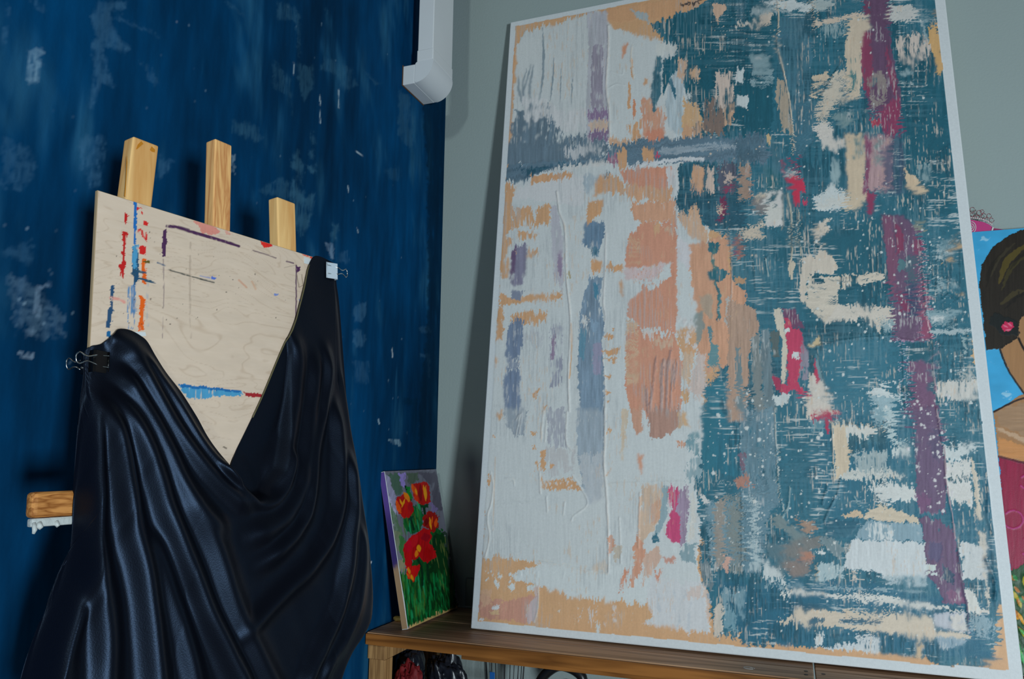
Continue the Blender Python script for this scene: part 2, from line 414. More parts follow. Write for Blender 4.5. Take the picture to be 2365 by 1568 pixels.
# ================================================================ bench
M_w1 = wood('brown stained plank', s2l((140, 100, 70)), s2l((206, 160, 122)), 0, 26, rough=.5)
M_w1b = wood('brown stained plank, paler', s2l((146, 104, 72)), s2l((212, 166, 128)), 0, 22, rough=.5)
M_w2 = wood('raw pine post', s2l((130, 92, 55)), s2l((196, 150, 98)), 2, 40)
M_w3 = wood('orange wood darkened as shade', s2l((104, 60, 20)), s2l((164, 104, 48)), 0, 24, rough=.5)  # darker orange puts the shade of the plank fronts into the colour
M_hole = mat('dark screw head', (.015, .012, .01), rough=.6)
M_mark = mat('white ring mark', (.6, .6, .6), rough=.7)
bench = tag(empty('bench', (1.2, -.19, 0)), 'low plank bench of brown stained wood along the grey wall', 'bench')
rows = [(-.378, -.294), (-.291, -.200), (-.197, -.106), (-.103, -.012)]
for k, (a, b) in enumerate(rows):
    mA, mB = (M_w1, M_w1b) if k % 2 else (M_w1b, M_w1)
    box('top_plank', .004, 1.043, a, b, BZ - .029 - .0005 * k, BZ - .0006 * (k % 2), mA, bench, bevel=.0025)
    box('top_plank', 1.047, 2.6, a, b, BZ - .031, BZ - .002 - .0005 * k, mB, bench, bevel=.0025)
box('front_shade_strip', .004, 1.043, -.3835, -.3783, BZ - .0285, BZ - .0025, M_w3, bench, bevel=.001)  # strip added over the plank fronts, coloured darker to imitate their shade
box('front_shade_strip', 1.047, 2.6, -.3835, -.3783, BZ - .0305, BZ - .0045, M_w3, bench, bevel=.001)
box('apron_rail', .262, 1.043, -.376, -.352, BZ - .0395, BZ - .0295, M_w3, bench, bevel=.001)
box('apron_rail', 1.047, 2.6, -.376, -.352, BZ - .0415, BZ - .0315, M_w3, bench, bevel=.001)
for x in (.006, 1.30, 2.50):
    box('leg', x, x + .045, -.366, -.326, 0, BZ - .066, M_w2, bench, bevel=.002)
    box('leg', x, x + .045, -.07, -.03, 0, BZ - .066, M_w2, bench, bevel=.002)
    box('cross_beam', x - .003, x + .046, -.369, -.02, BZ - .0655, BZ - .0325, M_w2, bench, bevel=.002)
for x, y in ((1.028, -.318), (1.062, -.318), (1.028, -.345)):
    bm = bmesh.new(); bmesh.ops.create_cone(bm, cap_ends=True, segments=14, radius1=.0042, radius2=.0042, depth=.0016, matrix=Matrix.Translation((x, y, BZ - .0002 - (.002 if x > 1.045 else 0))))
    bm_obj('screw_head', bm, M_hole, bench)
rx, ry = hit(1730, 1543, (0, 0, 1), BZ)[:2]
tube('ring_mark', [(rx + .011 * math.cos(a), ry + .007 * math.sin(a), BZ + .0001) for a in np.linspace(0, 5.6, 22)], .0009, M_mark, bench, n=6)

# lump of dried glue beside the blue wall on the bench
M_glue = mat('dried amber glue', s2l((200, 165, 85)), rough=.45, bump=.6, bscale=90)
bm = bmesh.new(); bmesh.ops.create_icosphere(bm, subdivisions=3, radius=.013)
for v in bm.verts:
    v.co *= .75 + .6 * float(vn(np.array(v.co.x * 160), np.array(v.co.y * 160 + v.co.z * 90), 2))
    v.co.z = v.co.z * .55
    v.co += Vector((.018, -.243, BZ + .0055))
o = bm_obj('glue_lump', bm, M_glue, smooth=True); tag(o, 'small amber lump of dried glue at the end of the bench', 'glue')

# ================================================================ ventilation duct
M_pvc = mat('white plastic', s2l((228, 230, 232)), rough=.38, spec=.45, noise=.02)
M_pvc2 = mat('white plastic, elbow', s2l((224, 227, 230)), rough=.42, spec=.4)
M_gap = mat('brown sealant', s2l((96, 66, 44)), rough=.8)
duct = tag(empty('ventilation_duct', (.07, -.227, 1.5 + BZ)), 'flat white plastic ventilation duct bent into the blue wall', 'duct')
y0, y1 = -.290, -.160
def dbox(n, x0, x1, z0, z1, g, m, bev=.003):
    return box(n, x0, x1, y0 - g, y1 + g, z0 + BZ, z1 + BZ, m, duct, bevel=bev, seg=3)
dbox('duct_pipe', .0470, .0965, 1.59, 2.49, 0, M_pvc)
dbox('socket', .0455, .0980, 1.5635, 1.598, .0015, M_pvc)
prof = [(.0450, 1.5625), (.0985, 1.5625)]
for a in np.linspace(0, math.pi / 2, 14): prof.append((.0410 + .0575 * math.cos(a), 1.5565 - .0575 * math.sin(a)))
prof += [(.0410, 1.5570), (.0450, 1.5570)]
bm = bmesh.new(); va = [bm.verts.new((x, y0 - .002, z + BZ)) for x, z in prof]; vb = [bm.verts.new((x, y1 + .002, z + BZ)) for x, z in prof]
bm.faces.new(va); bm.faces.new(vb[::-1])
for i in range(len(prof)):
    j = (i + 1) % len(prof); bm.faces.new((va[i], vb[i], vb[j], va[j]))
eb = [e for e in bm.edges if abs(e.verts[0].co.y - e.verts[1].co.y) < 1e-6 and e.calc_length() < .02]
bmesh.ops.bevel(bm, geom=eb, offset=.0022, segments=3, affect='EDGES')
el = bm_obj('elbow', bm, M_pvc2, duct, smooth=True)
for p in el.data.polygons: p.use_smooth = True
md = el.modifiers.new('split', 'EDGE_SPLIT'); md.split_angle = math.radians(38)
dbox('wall_stub', .0015, .0402, 1.4985, 1.5570, .0015, M_pvc2)
box('sealant', .0003, .0022, y0 - .0032, y1 + .0032, 1.4965 + BZ, 1.5595 + BZ, M_gap, duct)

# grey wall socket in the dark gap behind the tulip canvas
M_sock = mat('grey socket plastic', s2l((120, 124, 122)), rough=.4)
so = tag(empty('wall_socket', (.148, 0, .03 + BZ)), 'small rounded grey socket low on the wall behind the tulip canvas', 'socket')
box('cover_plate', .108, .188, -.010, -.0005, BZ + .003, BZ + .083, M_sock, so, bevel=.004, seg=3)
for sx in (.139, .157):
    bm = bmesh.new(); bmesh.ops.create_cone(bm, cap_ends=True, segments=12, radius1=.0025, radius2=.0025, depth=.002, matrix=Matrix.Translation((sx, -.0105, BZ + .043)) @ Matrix.Rotation(math.pi / 2, 4, 'X'))
    bm_obj('pin_hole', bm, M_hole, so)
# ================================================================ easel, drawing board, drape
BO = np.array([.2, -1.4157, .7756 + BZ])
bh = np.array([.17416436, .9847166, 0.])             # along the board
bn = np.array([.98200881, -.17368544, .07410849])    # out of the board
bu = np.array([-.07297586, .01290706, .99725019])    # up the board
def bpt(s, t, off=0.): return BO + bh * s + bu * t + bn * off
def bst(x, y, off=0.):
    P = hit(x, y, bn, bn @ BO + off) - BO
    return P @ bh, P @ bu
def bhexa(s0, s1, t0, t1, o0, o1, ds=0.):
    """box in board axes; ds shifts the top sideways"""
    return [tuple(bpt(s + (ds if t == t1 else 0), t, o)) for t in (t0, t1) for s, o in ((s0, o0), (s1, o0), (s1, o1), (s0, o1))]
M_pineL = wood('yellow pine', s2l((222, 158, 90)), s2l((252, 202, 134)), 2, 34, rough=.5, rings=5)
M_pineC = wood('striped pine', s2l((206, 132, 78)), s2l((252, 194, 126)), 2, 85, rough=.5, rings=8)
M_ledge = wood('orange pine with end grain', s2l((140, 78, 28)), s2l((214, 146, 80)), 1, 95, rough=.5, rings=8)
M_stain = mat('ochre paint stain', s2l((205, 130, 30)), rough=.5)
M_white = mat('dried white paint', s2l((196, 200, 198)), rough=.5, bump=.8, bscale=120)
easel = tag(empty('easel', tuple(bpt(.2, -1.37, -.02) * np.array([1, 1, 0]))), 'pine studio easel standing against the blue wall behind the drawing board', 'easel')
def post(n, s0, w, slope, ttop, m, t0=-1.362, o0=-.028, o1=-.0062):
    bm = bmesh.new()
    add_hexa(bm, bhexa(s0 + slope * t0, s0 + slope * t0 + w, t0, ttop, o0, o1, ds=slope * (ttop - t0)))
    return bm_obj(n, bm, m, easel, bevel=.003, seg=3)
pl = post('leg', .0415, .0385, .079, .0955, M_pineL)
post('mast', .1800, .0315, .0, .1430, M_pineC)
post('leg', .3062, .0400, -.037, .0875, M_pineL)
def decal(n, pts, off, m, parent, th=.0004):
    """thin dab of paint lying on a flat face in board axes"""
    bm = bmesh.new()
    a = [bm.verts.new(tuple(bpt(s, t, off + th))) for s, t in pts]; b = [bm.verts.new(tuple(bpt(s, t, off - th))) for s, t in pts]
    bm.faces.new(a); bm.faces.new(b[::-1])
    for i in range(len(pts)): bm.faces.new((a[i], b[i], b[(i + 1) % len(pts)], a[(i + 1) % len(pts)]))
    return bm_obj(n, bm, m, parent)
for q in ([(314, 345), (318, 334), (326, 326), (331, 332), (324, 338), (317, 344)], [(346, 346), (350, 338), (358, 346), (357, 352), (350, 350)], [(287, 452), (290, 420), (293, 360), (294, 375), (291, 425), (289, 455)]):
    decal('paint_stain', [bst(x, y, -.0062) for x, y in q], -.0062, M_stain, pl)
bm = bmesh.new(); add_hexa(bm, bhexa(-.058, .40, -.4060, -.3770, -.0110, .005))
ld = bm_obj('ledge', bm, M_ledge, easel, bevel=.006, seg=3)
bm = bmesh.new(); add_hexa(bm, bhexa(-.0575, .398, -.4160, -.4062, -.006, .0045))
lp = bm_obj('ledge_lip', bm, M_white, easel, bevel=.003, seg=2)
for k, (s, dl, r) in enumerate([(-.0545, .008, .0028), (-.049, .003, .0036), (-.030, .002, .0030)]):
    tube('paint_drip', [tuple(bpt(s, -.411, .0035)), tuple(bpt(s + .0008, -.415 - dl * .5, .005)), tuple(bpt(s, -.415 - dl, .004))], [r * .8, r, r * .55], M_white, lp, n=7)
bm = bmesh.new(); add_hexa(bm, bhexa(-.03, .43, -1.05, -1.01, -.028, -.0062)); bm_obj('cross_rail', bm, M_pineL, easel, bevel=.002)

# drawing board
M_plyface = mat('birch plywood', rough=.6, spec=.3, attr=True, noise=.05, nscale=(18, 18, 60))
M_ply = mat('plywood edge', s2l((176, 150, 116)), rough=.7, noise=.2, nscale=(300, 4, 4))
M_tape = mat('white masking tape', s2l((222, 224, 224)), rough=.6)
BW_, BH_ = .4240, .3765
board = tag(empty('drawing_board', tuple(bpt(.21, -.37, 0))), 'pale plywood drawing board smeared with red, blue and purple paint', 'drawing board')
bm = bmesh.new(); add_hexa(bm, bhexa(0, BW_, -BH_, 0, -.0055, -.0002)); bm_obj('panel', bm, M_ply, board, bevel=.0006)
S_, T_ = np.meshgrid(np.linspace(.0008, BW_ - .0008, 330), np.linspace(-.0008, -BH_ + .0008, 300))
PB = BO + S_[..., None] * bh + T_[..., None] * bu + .0001 * bn
X_, Y_ = proj(PB)
pb = Painter(X_, Y_, white=(197, 204, 200), alb=.75)
c1, c2, c3 = pb.c((200, 184, 160)), pb.c((176, 155, 128)), pb.c((206, 192, 170))
g = fbm(S_ * 7 + .4 * vn(S_ * 9, T_ * 9, 3), T_ * 40 + 5 * fbm(S_ * 6, T_ * 6, 5, 2), 7, 3)
rg = np.abs(((g * 7) % 1) - .5) * 2
fine = fbm(S_ * 60, T_ * 420, 12, 2)
k1 = (sstep(.80, 1., rg) * .5)[..., None]; k2 = np.clip((fine - .45) * .9, 0, .4)[..., None]
pb.col[:] = (c1 * (1 - k1) + c2 * k1) * (1 - k2) + c3 * k2
pb.cf = pb.col.reshape(-1, 3)
RED, BLU, NAV, PUR, ORA = (180, 28, 26), (28, 100, 165), (28, 70, 100), (72, 40, 74), (214, 92, 20)
pb.reg(150, 280, 3.136)
pb.fill([(930, 710), (1060, 745), (1130, 800), (1060, 830), (980, 800), (960, 750)], (205, 80, 70), rag=2, a=.6, dry=.1, h=0)
pb.fill([(1150, 785), (1220, 820), (1170, 810)], (205, 110, 95), rag=2, a=.5, h=0)
pb.fill([(1415, 865), (1510, 895), (1490, 915), (1440, 918)], (205, 40, 32), rag=2, h=0)
pb.fill([(1695, 950), (1810, 985), (1790, 992), (1730, 970)], (210, 60, 45), rag=1.5, dry=.2, h=0)
pb.line([(738, 760), (800, 765), (880, 790), (1000, 825), (1100, 855), (1200, 885), (1260, 905)], 6, PUR, broken=.25)
pb.line([(740, 760), (850, 775), (960, 815)], 7, PUR, a=.7, broken=.4); pb.line([(1360, 935), (1440, 960), (1530, 990)], 2, (90, 70, 80), a=.8)
pb.fill([(712, 790), (735, 775), (738, 880), (725, 980), (708, 985), (700, 880)], PUR, rag=1.5, h=0)
pb.line([(712, 1000), (716, 1250), (705, 1568)], 2.2, PUR, a=.55, broken=.42)
pb.line([(910, 880), (905, 1200), (912, 1568)], 4, (150, 132, 112), a=.45, broken=.3)
pb.fill([(430, 660), (460, 680), (445, 745), (436, 740)], RED, rag=2, dry=.25, h=0)
pb.fill([(410, 795), (450, 815), (440, 900), (436, 1060), (420, 1140), (385, 1060), (415, 1020), (420, 870)], RED, rag=2.5, dry=.22, h=0)
pb.fill([(498, 575), (522, 580), (520, 760), (510, 900), (496, 890), (500, 700)], BLU, rag=1, dry=.05, h=0)
pb.fill([(495, 900), (530, 940), (535, 1150), (505, 1200), (490, 1090)], NAV, rag=2, dry=.2, h=0)
pb.fill([(490, 900), (530, 900), (520, 1080), (490, 1060)], (70, 140, 175), rag=2, dry=.35, h=0)
pb.fill([(450, 1180), (520, 1180), (510, 1500), (455, 1500)], (90, 130, 165), rag=2, dry=.58, h=0)
pb.line([(500, 1170), (498, 1420)], 3, (50, 105, 150), a=.8, broken=.3)
for q in ([(565, 720), (605, 730), (600, 755), (570, 745)], [(520, 770), (600, 800), (595, 880), (560, 840)], [(540, 900), (590, 910), (585, 965), (545, 960)], [(520, 620), (560, 625), (555, 640), (525, 635)], [(555, 650), (565, 670), (556, 680)]):
    pb.fill(q, (200, 35, 32), rag=2, dry=.28, h=0)
pb.fill([(555, 990), (590, 1000), (588, 1180), (560, 1170)], ORA, rag=1.5, dry=.12, h=0)
pb.fill([(540, 1260), (580, 1270), (570, 1520), (530, 1525), (545, 1400)], ORA, rag=2, dry=.15, h=0)
pb.fill([(550, 1005), (620, 1015), (610, 1030), (560, 1025)], (92, 82, 30), rag=1.5, h=0)
for q in ([(500, 1080), (590, 1100)], [(520, 1130), (655, 1170)], [(480, 1100), (520, 1110)]): pb.line(q, 6, (40, 75, 95), rag=1.5, taper=True)
pb.line([(750, 1075), (900, 1120), (1080, 1168)], 2.4, (60, 65, 60), broken=.3); pb.line([(670, 1025), (725, 1045)], 3, (60, 90, 115), a=.8, broken=.3)
pb.fill([(1058, 1128), (1095, 1133), (1090, 1146), (1062, 1145)], (80, 110, 190), rag=1, h=0); pb.fill([(1510, 1245), (1550, 1250), (1540, 1262), (1512, 1260)], (110, 130, 180), rag=1, h=0)
pb.line([(980, 1120), (1050, 1135)], 2.2, (110, 130, 180), a=.7)
pb.line([(1260, 1150), (1315, 1203)], 4, (190, 120, 80), a=.5, broken=.3); pb.line([(1355, 1160), (1380, 1215)], 4, (190, 140, 100), a=.5, broken=.3)
pb.line([(1674, 1045), (1675, 1250), (1672, 1450), (1665, 1568)], 2.6, PUR, a=.9)
pb.fill([(1675, 1045), (1705, 1060), (1700, 1090), (1680, 1095)], PUR, rag=2, dry=.1, h=0); pb.line([(1605, 1015), (1655, 1028)], 3, PUR, a=.8)
pb.line([(1715, 1110), (1725, 1190), (1695, 1200), (1680, 1110)], 1.2, (130, 115, 95), smooth=False)
pb.line([(1590, 1060), (1675, 1040)], 1, (140, 125, 105), a=.7)
pb.dots([(250, 700), (1600, 900), (1650, 1550), (300, 1500)], 60, (60, 45, 40), .6, 1.6, h=0)
pb.fill([(1690, 1285), (1715, 1295), (1705, 1310)], (130, 150, 200), rag=1, h=0)
pb.fill([(335, 1190), (355, 1195), (345, 1330), (345, 1440), (320, 1500), (298, 1490), (305, 1380), (330, 1330)], (40, 75, 105), rag=2, dry=.25, h=0)
pb.fill([(310, 1515), (330, 1520), (335, 1555), (320, 1568), (300, 1560), (298, 1535)], (25, 95, 140), rag=1, h=0)
pb.line([(330, 1280), (400, 1290), (430, 1310)], 7, (215, 120, 110), a=.6, broken=.25)
pb.line([(600, 1180), (595, 1300), (600, 1480)], 5, (110, 140, 165), a=.35, broken=.5)
pb.reg(0, 700, 1.8067)
pb.fill([(740, 340), (860, 350), (1000, 368), (1020, 385), (960, 385), (900, 392), (830, 400), (790, 395), (760, 365)], (70, 145, 180), rag=3, dry=.2, h=0)
pb.fill([(740, 338), (850, 348), (1010, 366), (1000, 374), (850, 360), (760, 352)], (30, 100, 155), rag=1.5, dry=.1, h=0)
pb.fill([(1010, 370), (1110, 380), (1105, 392), (1030, 392)], (150, 35, 40), rag=2, dry=.1, h=0)
pb.line([(932, 600), (945, 606)], 2, (70, 60, 50))
face = grid_obj('painted_face', PB, M_plyface, board, col=pb.col, flip=True)
tp = [bst(x, y, .0004) for x, y in ((702, 593.5), (727, 601.5), (727, 614), (702, 608))]
decal('tape', tp, .0007, M_tape, board)
tp = [bst(x, y, .0004) for x, y in ((300, 766), (335, 767), (337, 776), (300, 778))]
decal('tape', tp, .0007, M_tape, board)

# ---- black satin drape
M_satin = mat('black satin', (.0030, .0034, .0060), rough=.41, spec=.31, bump=.12, bscale=600)
nt = M_satin.node_tree; pbs = nt.nodes['Principled BSDF']
pbs.inputs['Specular Tint'].default_value = (.42, .62, 1.0, 1)
def gp(pts, off=.03):                                 # traced points -> board coordinates
    return np.array([bst(x / 1.8067, 700 + y / 1.8067, off) for x, y in pts])
T0 = gp([(373, 205), (395, 178), (440, 165), (470, 135), (500, 108), (550, 110), (600, 135), (628, 160), (660, 220), (700, 290), (760, 375), (810, 470), (850, 560), (900, 640), (955, 708),
         (985, 650), (1040, 540), (1110, 390), (1180, 220), (1240, 80), (1262, 0), (1285, -90), (1300, -152), (1322, -196), (1350, -198), (1402, -172)], .012)
O0 = gp([(371, 285), (368, 300), (350, 420), (330, 560), (314, 760), (303, 850), (298, 950), (285, 1050), (245, 1150), (185, 1300), (140, 1420), (95, 1568), (60, 1760), (50, 1950),
         (350, 2010), (700, 2040), (1050, 2020), (1290, 1960), (1330, 1760), (1372, 1600), (1400, 1510), (1455, 1430), (1503, 1360), (1522, 1290), (1515, 1100), (1490, 800), (1470, 500), (1452, 250), (1432, 0), (1422, -70), (1412, -125)], .008)
NU, NV = 400, 250
Tc = spline(T0, NU); Oc = spline(O0, NU)
# match speed along both rims so that the folds are not sheared
tT = np.linspace(0, 1, NU)
def warp(cv, xs, ys): return np.stack([np.interp(np.interp(tT, xs, ys), tT, cv[:, k]) for k in range(2)], -1)
Tc = warp(Tc, [0, .5, 1], [0, .5, 1]); Oc = warp(Oc, [0, .30, .70, 1], [0, .34, .56, 1])
V = np.linspace(0, 1, NV)[None, :, None]
G = Tc[:, None, :] * (1 - V) + Oc[:, None, :] * V
gs, gt = G[..., 0], G[..., 1]
GPX = .00041                                          # metres per traced pixel on the board plane
def ridge(pts, A, wdt, fade0=.0, fade1=.0, asym=0.):
    q = [tuple(p) for p in spline(gp(pts), 5 * len(pts))]
    dd, par = seg_dist(gs, gt, q)
    f = np.exp(-(dd / (wdt * GPX)) ** 2)
    return A * f * sstep(0, fade0 + 1e-6, par) * (1 - sstep(1 - fade1 - 1e-6, 1, par))
tdown = -gt
d = .006 + .034 * sstep(.16, .50, tdown) + .012 * sstep(.45, .9, tdown)
R_ = [  # traced fold crests: points, height, width
    ([(415, 320), (392, 480), (374, 640), (365, 800), (352, 960), (370, 1130), (398, 1330), (400, 1560), (390, 1900)], .026, 34),
    ([(430, 330), (470, 450), (498, 600), (512, 760), (528, 930), (562, 1100), (588, 1300), (612, 1560), (640, 1900)], .025, 32),
    ([(450, 300), (530, 420), (600, 560), (640, 700), (668, 850), (722, 1010), (780, 1160), (832, 1300), (905, 1450), (980, 1620), (1050, 1900)], .024, 33),
    ([(520, 230), (590, 370), (655, 500), (705, 620), (750, 745), (815, 860), (880, 930), (960, 975)], .018, 30),
    ([(590, 170), (640, 300), (700, 430), (770, 560), (850, 680), (930, 770), (1010, 835), (1085, 845)], .016, 26),
    ([(615, 160), (690, 290), (760, 400), (840, 560), (900, 650), (960, 722), (1030, 800)], .012, 16),
    ([(700, 690), (780, 840), (850, 960), (895, 1080), (930, 1200), (975, 1330), (1040, 1470), (1120, 1640), (1180, 1850)], .017, 36),
    ([(960, 975), (1060, 960), (1170, 890), (1240, 780), (1285, 640), (1320, 470), (1350, 300), (1375, 150)], .014, 34),
    ([(1392, 120), (1400, 280), (1370, 440), (1322, 600), (1290, 760), (1250, 890), (1180, 990), (1080, 1080), (1000, 1120)], .017, 27),
    ([(1255, 90), (1285, 220), (1270, 380), (1225, 560), (1180, 700), (1140, 790)], .010, 30),
    ([(1425, 330), (1425, 520), (1418, 660), (1395, 850), (1335, 1000), (1255, 1110), (1150, 1210), (1050, 1310), (960, 1400), (890, 1520)], .018, 30),
    ([(1455, 560), (1462, 760), (1445, 930), (1420, 1120), (1372, 1290), (1310, 1420), (1240, 1568), (1180, 1760)], .019, 28),
    ([(1480, 900), (1490, 1080), (1470, 1240), (1420, 1380), (1340, 1500), (1290, 1640)], .012, 24),
    ([(325, 700), (308, 900), (270, 1120), (215, 1330), (165, 1560)], .010, 26),
    ([(560, 900), (640, 1080), (700, 1260), (752, 1440), (790, 1640), (820, 1900)], .013, 30),
    ([(480, 150), (540, 150), (600, 190), (630, 280)], .010, 30),
    ([(290, 1180), (250, 1400), (220, 1600), (210, 1900)], .014, 40),
]
rs_ = sum((ridge(pts, A, wd_ * 1.15, .14, .16)) ** 3 for pts, A, wd_ in R_) ** (1 / 3.)
d = d + rs_ * .9
# the slack cowl below the V lies behind its front lip
rec = [tuple(p) for p in gp([(952, 700), (1005, 770), (1065, 826), (1120, 808), (1188, 700), (1226, 560), (1250, 380), (1262, 200), (1250, 80), (1180, 225), (1110, 392), (1040, 542), (985, 652)])]
ins = in_poly(gs, gt, rec); dr, _ = seg_dist(gs, gt, rec[:9])
d = d - np.where(ins, .020 * sstep(0, 26 * GPX, dr), 0)
lip = ridge([(905, 650), (965, 725), (1040, 812), (1090, 842), (1150, 812), (1200, 730), (1235, 600)], .010, 17, .1, .1)
d = d + lip
# small creases
d = d + .0022 * (fbm(gs * 24 + gt * 10, gt * 12, 3, 2) - .5) * sstep(.03, .2, tdown) * 2
# rims: the outer edge falls back towards the board, the upper rim is rolled
od, _ = seg_dist(gs, gt, [tuple(p) for p in Oc[::6]])
botm = sstep(.80, .95, tdown)
d = d * (1 - .85 * (1 - botm) * (1 - sstep(0, 46 * GPX, od)) ** 1.5)
# near the two clips the cloth is pinched flat on the board
for q in ((390, 240), (1378, -140)):
    c_ = gp([q])[0]; dc = np.hypot(gs - c_[0], gt - c_[1])
    d = d * sstep(.006, .06, dc) + .0028 * (1 - sstep(.006, .06, dc))
d = np.maximum(d, .0022)
over = (gs < -.001) | (gs > BW_ + .001) | (gt < -BH_)
d = np.where(over & (d < .008), d - .004, d)
for k in range(10):
    d[1:-1, 1:-1] = .5 * d[1:-1, 1:-1] + .125 * (d[:-2, 1:-1] + d[2:, 1:-1] + d[1:-1, :-2] + d[1:-1, 2:])
PC = BO + gs[..., None] * bh + gt[..., None] * bu + d[..., None] * bn
drape = grid_obj('satin_drape', PC, M_satin)
md = drape.modifiers.new('cloth thickness', 'SOLIDIFY'); md.thickness = .0009; md.offset = 0
tag(drape, 'black satin cloth clipped across the drawing board and hanging in deep folds', 'cloth')
M_hem = mat('olive selvedge', s2l((96, 88, 58)), rough=.7)
k0 = int(NU * .50)
hem = [tuple(PC[i, 0] + bn * .0012) for i in range(k0 + 14, NU - 30, 6)]
tube('selvedge', hem, .0011, M_hem, drape, n=6)

# ---- binder clips
M_steel = mat('bright wire', (.75, .75, .74), rough=.22, metal=1)
M_cblk = mat('black lacquered steel', (.003, .003, .0035), rough=.25, spec=.3)
M_cwht = mat('pale grey lacquered steel', s2l((196, 206, 216)), rough=.3)
def clip(name, s, t, side, L, m, label, hz=.036, o0=.004):
    """body grips the board edge at s; side -1 left edge, +1 right edge; L length along the edge"""
    root = tag(empty(name, tuple(bpt(s, t, 0))), label, 'clip')
    D = .0135; hw = .0088
    sec = [(-D * side, o0 + .0022), (side * .006, o0 + hw), (side * .0085, o0 + hw - .002), (side * .0085, -.0105 - hw + .004), (side * .006, -.0105 - hw + .002), (-D * side, -.0105 - .0035)]
    inn = [(-D * side, o0 + .0010), (side * .0055, o0 + hw - .0016), (side * .0070, o0 + hw - .003), (side * .0070, -.0105 - hw + .0055), (side * .0055, -.0105 - hw + .0042), (-D * side, -.0105 - .0023)]
    bm = bmesh.new(); rings = []
    for tt in (t - L / 2, t + L / 2):
        rings.append(([bm.verts.new(tuple(bpt(s + a, tt, o))) for a, o in sec], [bm.verts.new(tuple(bpt(s + a, tt, o))) for a, o in inn]))
    (a0, i0), (a1, i1) = rings
    for k in range(5):
        bm.faces.new((a0[k], a0[k + 1], a1[k + 1], a1[k])); bm.faces.new((i0[k], i1[k], i1[k + 1], i0[k + 1]))
        bm.faces.new((a0[k], i0[k], i0[k + 1], a0[k + 1])); bm.faces.new((a1[k], a1[k + 1], i1[k + 1], i1[k]))
    for k in (0, 5): bm.faces.new((a0[k], a1[k], i1[k], i0[k]))
    bm_obj('clip_body', bm, m, root)
    for e0 in (o0 + .003, -.0105 - .0042):             # rolled jaws
        tube('jaw_roll', [tuple(bpt(s - D * side, t - L / 2, e0 - .0005)), tuple(bpt(s - D * side, t + L / 2, e0 - .0005))], .0012, m, root)
    for sgn, e0, sp in ((1, o0 + .0035, hz), (-1, -.0145, hz * .74)):
        w = L * .27
        pr = [(-D * side, -w), (side * .004, -w * .85), (side * sp * .48, -w * .42), (side * sp * .66, -w * .52), (side * sp * .86, -w * .98), (side * sp * .98, -w * .55), (side * sp, 0),
              (side * sp * .98, w * .55), (side * sp * .86, w * .98), (side * sp * .66, w * .52), (side * sp * .48, w * .42), (side * .004, w * .85), (-D * side, w)]
        P3 = [tuple(bpt(s + a, t + b + sgn * .0012, e0 + sgn * (.006 * min(1, max(0, (abs(a) / .006))) if a * side > 0 else .0008))) for a, b in spline(pr, 40)]
        tube('wire_handle', P3, .00085, M_steel, root, n=6)
    return root
ta, tb = bst(212, 812)[1], bst(208, 860)[1]
clip('binder_clip', .0075, (ta + tb) / 2, -1, .027, M_cblk, 'black binder clip pinning the satin low on the side of the drawing board', hz=.031)
ta, tb = bst(752, 605)[1], bst(769, 640)[1]
clip('binder_clip', .4165, -.0185, 1, .028, M_cwht, 'pale grey binder clip pinning the satin at the top corner of the drawing board', hz=.030)
# ================================================================ canvases
M_cloth = mat('primed white canvas', s2l((226, 228, 229)), rough=.75, spec=.25, bump=.35, bscale=700)
M_bar = wood('raw stretcher wood', s2l((176, 142, 100)), s2l((212, 180, 136)), 2, 40)
M_oil = mat('acrylic paint', rough=.42, spec=.4, attr=True, bump=.12, bscale=800)
def canvas_parts(root, o, ax, up, n, w, h, th, m_edge, bar=.04):
    """canvas wrapped over a stretcher frame: o lower left of the front plane"""
    bm = bmesh.new(); add_hexa(bm, frame_box(o, ax, up, n, 0, w, 0, h, -th, -.0002))
    body = bm_obj('canvas_edge', bm, m_edge, root, bevel=.0035, seg=3)
    return body
def back_bars(root, o, ax, up, n, w, h, th, bar):
    for q in ((0.006, bar, .006, h - .006), (w - bar, w - .006, .006, h - .006), (bar, w - bar, .006, bar), (bar, w - bar, h - bar, h - .006)):
        bm = bmesh.new(); add_hexa(bm, frame_box(o, ax, up, n, q[0], q[1], q[2], q[3], -th - .003, -th + .004)); bm_obj('stretcher_bar', bm, M_bar, root)
def face_grid(o, ax, up, n, w, h, nx, ny, ins=.002, off=.0):
    a, b = np.meshgrid(np.linspace(ins, w - ins, nx), np.linspace(h - ins, ins, ny))
    P = np.asarray(o) + a[..., None] * ax + b[..., None] * up + off * n
    return a, b, P

# ---- tulip canvas leaning on the blue wall
lean, yaw = .2121, .0146
ta_ = np.array([math.sin(yaw), math.cos(yaw), 0.]); tn0 = np.array([math.cos(yaw), -math.sin(yaw), 0.])
tu = math.cos(lean) * np.array([0, 0, 1.]) - math.sin(lean) * tn0; tn = math.cos(lean) * tn0 + math.sin(lean) * np.array([0, 0, 1.])
to = np.array([.0945, -.3311, .0042 + BZ])
tul = tag(empty('tulip_painting', tuple(to)), 'small canvas of red tulips in green grass leaning on the blue wall', 'painting')
M_tedge = mat('painted canvas edge', rough=.6, attr=True)
def edge_grid(o, ax, nx, up, h, th, cols, n=60):
    b, c = np.meshgrid(np.linspace(.002, h - .002, n), np.linspace(.0015, th - .001, 5), indexing='ij')
    return np.asarray(o) + b[..., None] * up - c[..., None] * nx, b, c
bm = bmesh.new(); add_hexa(bm, frame_box(to, ta_, tu, tn, .0004, .2996, .0004, .3996, -.018, -.0004)); bm_obj('canvas_edge', bm, M_cloth, tul, bevel=.001)
Pe, eb_, ec_ = edge_grid(to - ta_ * .0003, ta_, tn, tu, .4, .018, None)
